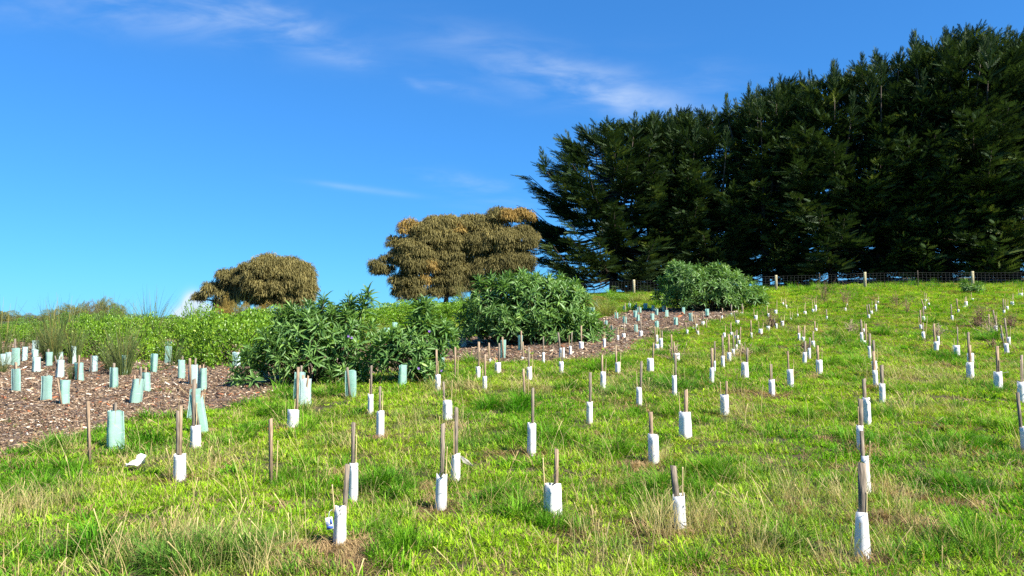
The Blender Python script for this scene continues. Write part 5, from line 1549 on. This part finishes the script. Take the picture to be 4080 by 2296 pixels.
for q in G_:
    b = q['base']; D = b.y; k = D / F
    w = (q['x1'] - q['x0']) * k - abs(q['lean']) * k * .6; H = (q['yb'] - q['yt']) * k
    w = max(w - .02, .06)
    t = thing('film_sleeve_guard', b, q['label'], 'tree guard', 'green film seedling sleeves')
    lean = q['lean'] * k * -1.0
    me, fl = film_sleeve(w, H, lean, gr_)
    yaw = gr_.uniform(-.5, .5)
    o = link('sleeve', me, M['film_p'] if q['pale'] else M['film'], t); o.rotation_euler = (0, 0, yaw * .4)
    o2 = link('seam', fl, M['flange'], t); o2.rotation_euler = (0, 0, yaw * .4)
    for i, (sx, sy, sw) in enumerate(q['st']):
        top = at_depth(sx, sy, D) - b
        ww = max(.018, min(.05, sw * k))
        bx = rod_base(top.x, top.z, lean * .5, w * .3, H)
        yy = -w * .05 if i % 2 else w * .06
        if i == 0 and gr_.uniform() < .45: yy = -w * .40 - .012          # stake threaded on the outside
        link('stake', stake_mesh((bx, yy, -.08), (top.x, yy, top.z), ww, min(.022, ww), gr_), M['stake_d'] if gr_.uniform() < .4 else M['stake'], t)

for (bx, by, tx, ty, sw, cane, label) in BARE:
    b = ground_at(bx, by); k = b.y / F
    t = thing('garden_stake', b, label, 'stake', 'bare stakes')
    top = at_depth(tx, ty, b.y) - b
    link('stake', stake_mesh((0, 0, -.1), tuple(top), max(.02, sw * k), .022, gr_), M['stake'], t)
    if cane:
        ct = at_depth(cane[0], cane[1], b.y) - b
        link('cane', cane_mesh((ct.x * .85, .03, -.05), (ct.x, .03, ct.z), max(.006, .00042 * b.y)), M['cane'], t)

# ------------------------------------------------------------------ small things
b = ground_at(545, 1880)
r = np.random.default_rng(77)
V = []
for i in range(6):
    for j in range(5):
        V.append((-.10 + .04 * i + r.normal(0, .008), r.normal(0, .02) + .05 * (j - 2) * .5, .03 + .055 * math.sin(i * 1.3) * math.sin(j * 1.1 + .4) + .05 * (i / 5) + r.normal(0, .012)))
V = np.array(V)
ix = np.arange(30).reshape(6, 5)
Fc = np.stack([ix[:-1, :-1], ix[1:, :-1], ix[1:, 1:], ix[:-1, 1:]], -1).reshape(-1, 4)
Vb = V - [0, 0, .004]
me = mesh_np('crumpled_carton', np.concatenate([V, Vb]), np.concatenate([Fc, Fc[:, ::-1] + 30]))
o = link('crumpled_carton', me, M['carton']); o.location = b + Vector((0, 0, .06)); o.rotation_euler = (.35, -.15, .3)
tag(o, 'crumpled scrap of white carton lying in the grass at left', 'litter')


def weed(name, px, py, h, n, mat, label, seed, spread=.6):
    r = np.random.default_rng(seed); S = Soup(); p = ground_at(px, py)
    for i in range(n):
        a = r.uniform(0, 6.28); le = abs(r.normal(0, spread)); L_ = h * r.uniform(.4, 1)
        d = np.array([math.cos(a) * math.sin(le), math.sin(a) * math.sin(le), math.cos(le)])
        e = d * L_; m_ = e * .5 + r.normal(0, .05 * h, 3)
        V, Fc = tube_tris(np.array([(0, 0, -.02), m_, e]), [.011, .008, .004], 3, False); S.add(V, Fc)
        for q in range(5):
            s = m_ + (e - m_) * r.uniform(-.3, 1); t2 = s + r.normal(0, .12 * h, 3)
            V, Fc = tube_tris(np.array([s, (s + t2) / 2 + r.normal(0, .01, 3), t2]), [.006, .005, .003], 3, False); S.add(V, Fc)
    o = link(name, S.mesh(name), mat); o.location = p
    return tag(o, label, 'weed', 'dead weeds')


M['weed'] = noise_mat('dead_weed_stalks', (.10, .055, .035), (.26, .16, .10), scale=3, rough=.9)
M['weed_p'] = noise_mat('bleached_weed_stalks', (.25, .18, .11), (.46, .37, .25), scale=3, rough=.9)
for i, (px, py, h, n, m, lab) in enumerate([
        (3285, 1210, 1.5, 26, 'weed', 'tall reddish dead weed below the left fence posts'), (3365, 1215, 1.3, 18, 'weed', 'thin reddish dead weed right of the tall one'),
        (3205, 1412, .42, 60, 'weed', 'brown dead mound of weeds beside carton guards'), (3068, 1308, .8, 34, 'weed', 'brown dead tangle beside far cartons'), (3905, 1305, .9, 44, 'weed', 'dark dead weed tangle near a bare stake at right'),
        (3950, 1330, .7, 30, 'weed_p', 'bleached fallen stalks at right'), (4030, 1310, .7, 34, 'weed', 'dead weed tangle between guards at right edge'), (3575, 1225, 1.0, 12, 'weed', 'sparse brown dock stalks in the far grass'),
        (3615, 1250, 1.1, 10, 'weed', 'sparse dead stalks left of the far guard column'), (3730, 1345, .55, 26, 'weed_p', 'bleached dead stems behind the crooked stake'), (2700, 1435, .5, 22, 'weed_p', 'dry arching stems beside the squat carton'),
        (2965, 1420, .4, 26, 'weed_p', 'dry grass stalks right of the slanting file'), (3390, 1330, .6, 22, 'weed_p', 'pale fallen stalks left of the leaning column'), (3960, 1395, .45, 18, 'weed', 'small dead shrub in front of right guards'),
        (110, 1605, .12, 26, 'weed', 'clump of fibrous brown roots lying on the mulch')]):
    weed('dead_weed', px, py, h, n, M[m], lab, 700 + i, .75 if m == 'weed' else 1.0)

# orange flowers under the tilted carton and two yellow ones
S = Soup(); r = np.random.default_rng(88); c = ground_at(1165, 1728)
for i in range(60):
    x, y = r.normal(0, .14), r.normal(0, .10)
    if i > 42: x -= .35
    p = np.array([x, y, float(ground_z(c.x + x, c.y + y)) - c.z + r.uniform(.03, .09)])
    for k in range(5):
        a = k * 1.2566 + i
        S.add([p, p + [.010 * math.cos(a - .5), .010 * math.sin(a - .5), .003], p + [.010 * math.cos(a + .5), .010 * math.sin(a + .5), .003]], [(0, 1, 2)])
o = link('orange_flowers', S.mesh('orange_flowers'), M['orange']); o.location = c
tag(o, 'patch of tiny orange flowers under the tilted carton guard', 'flowers', kind='stuff')
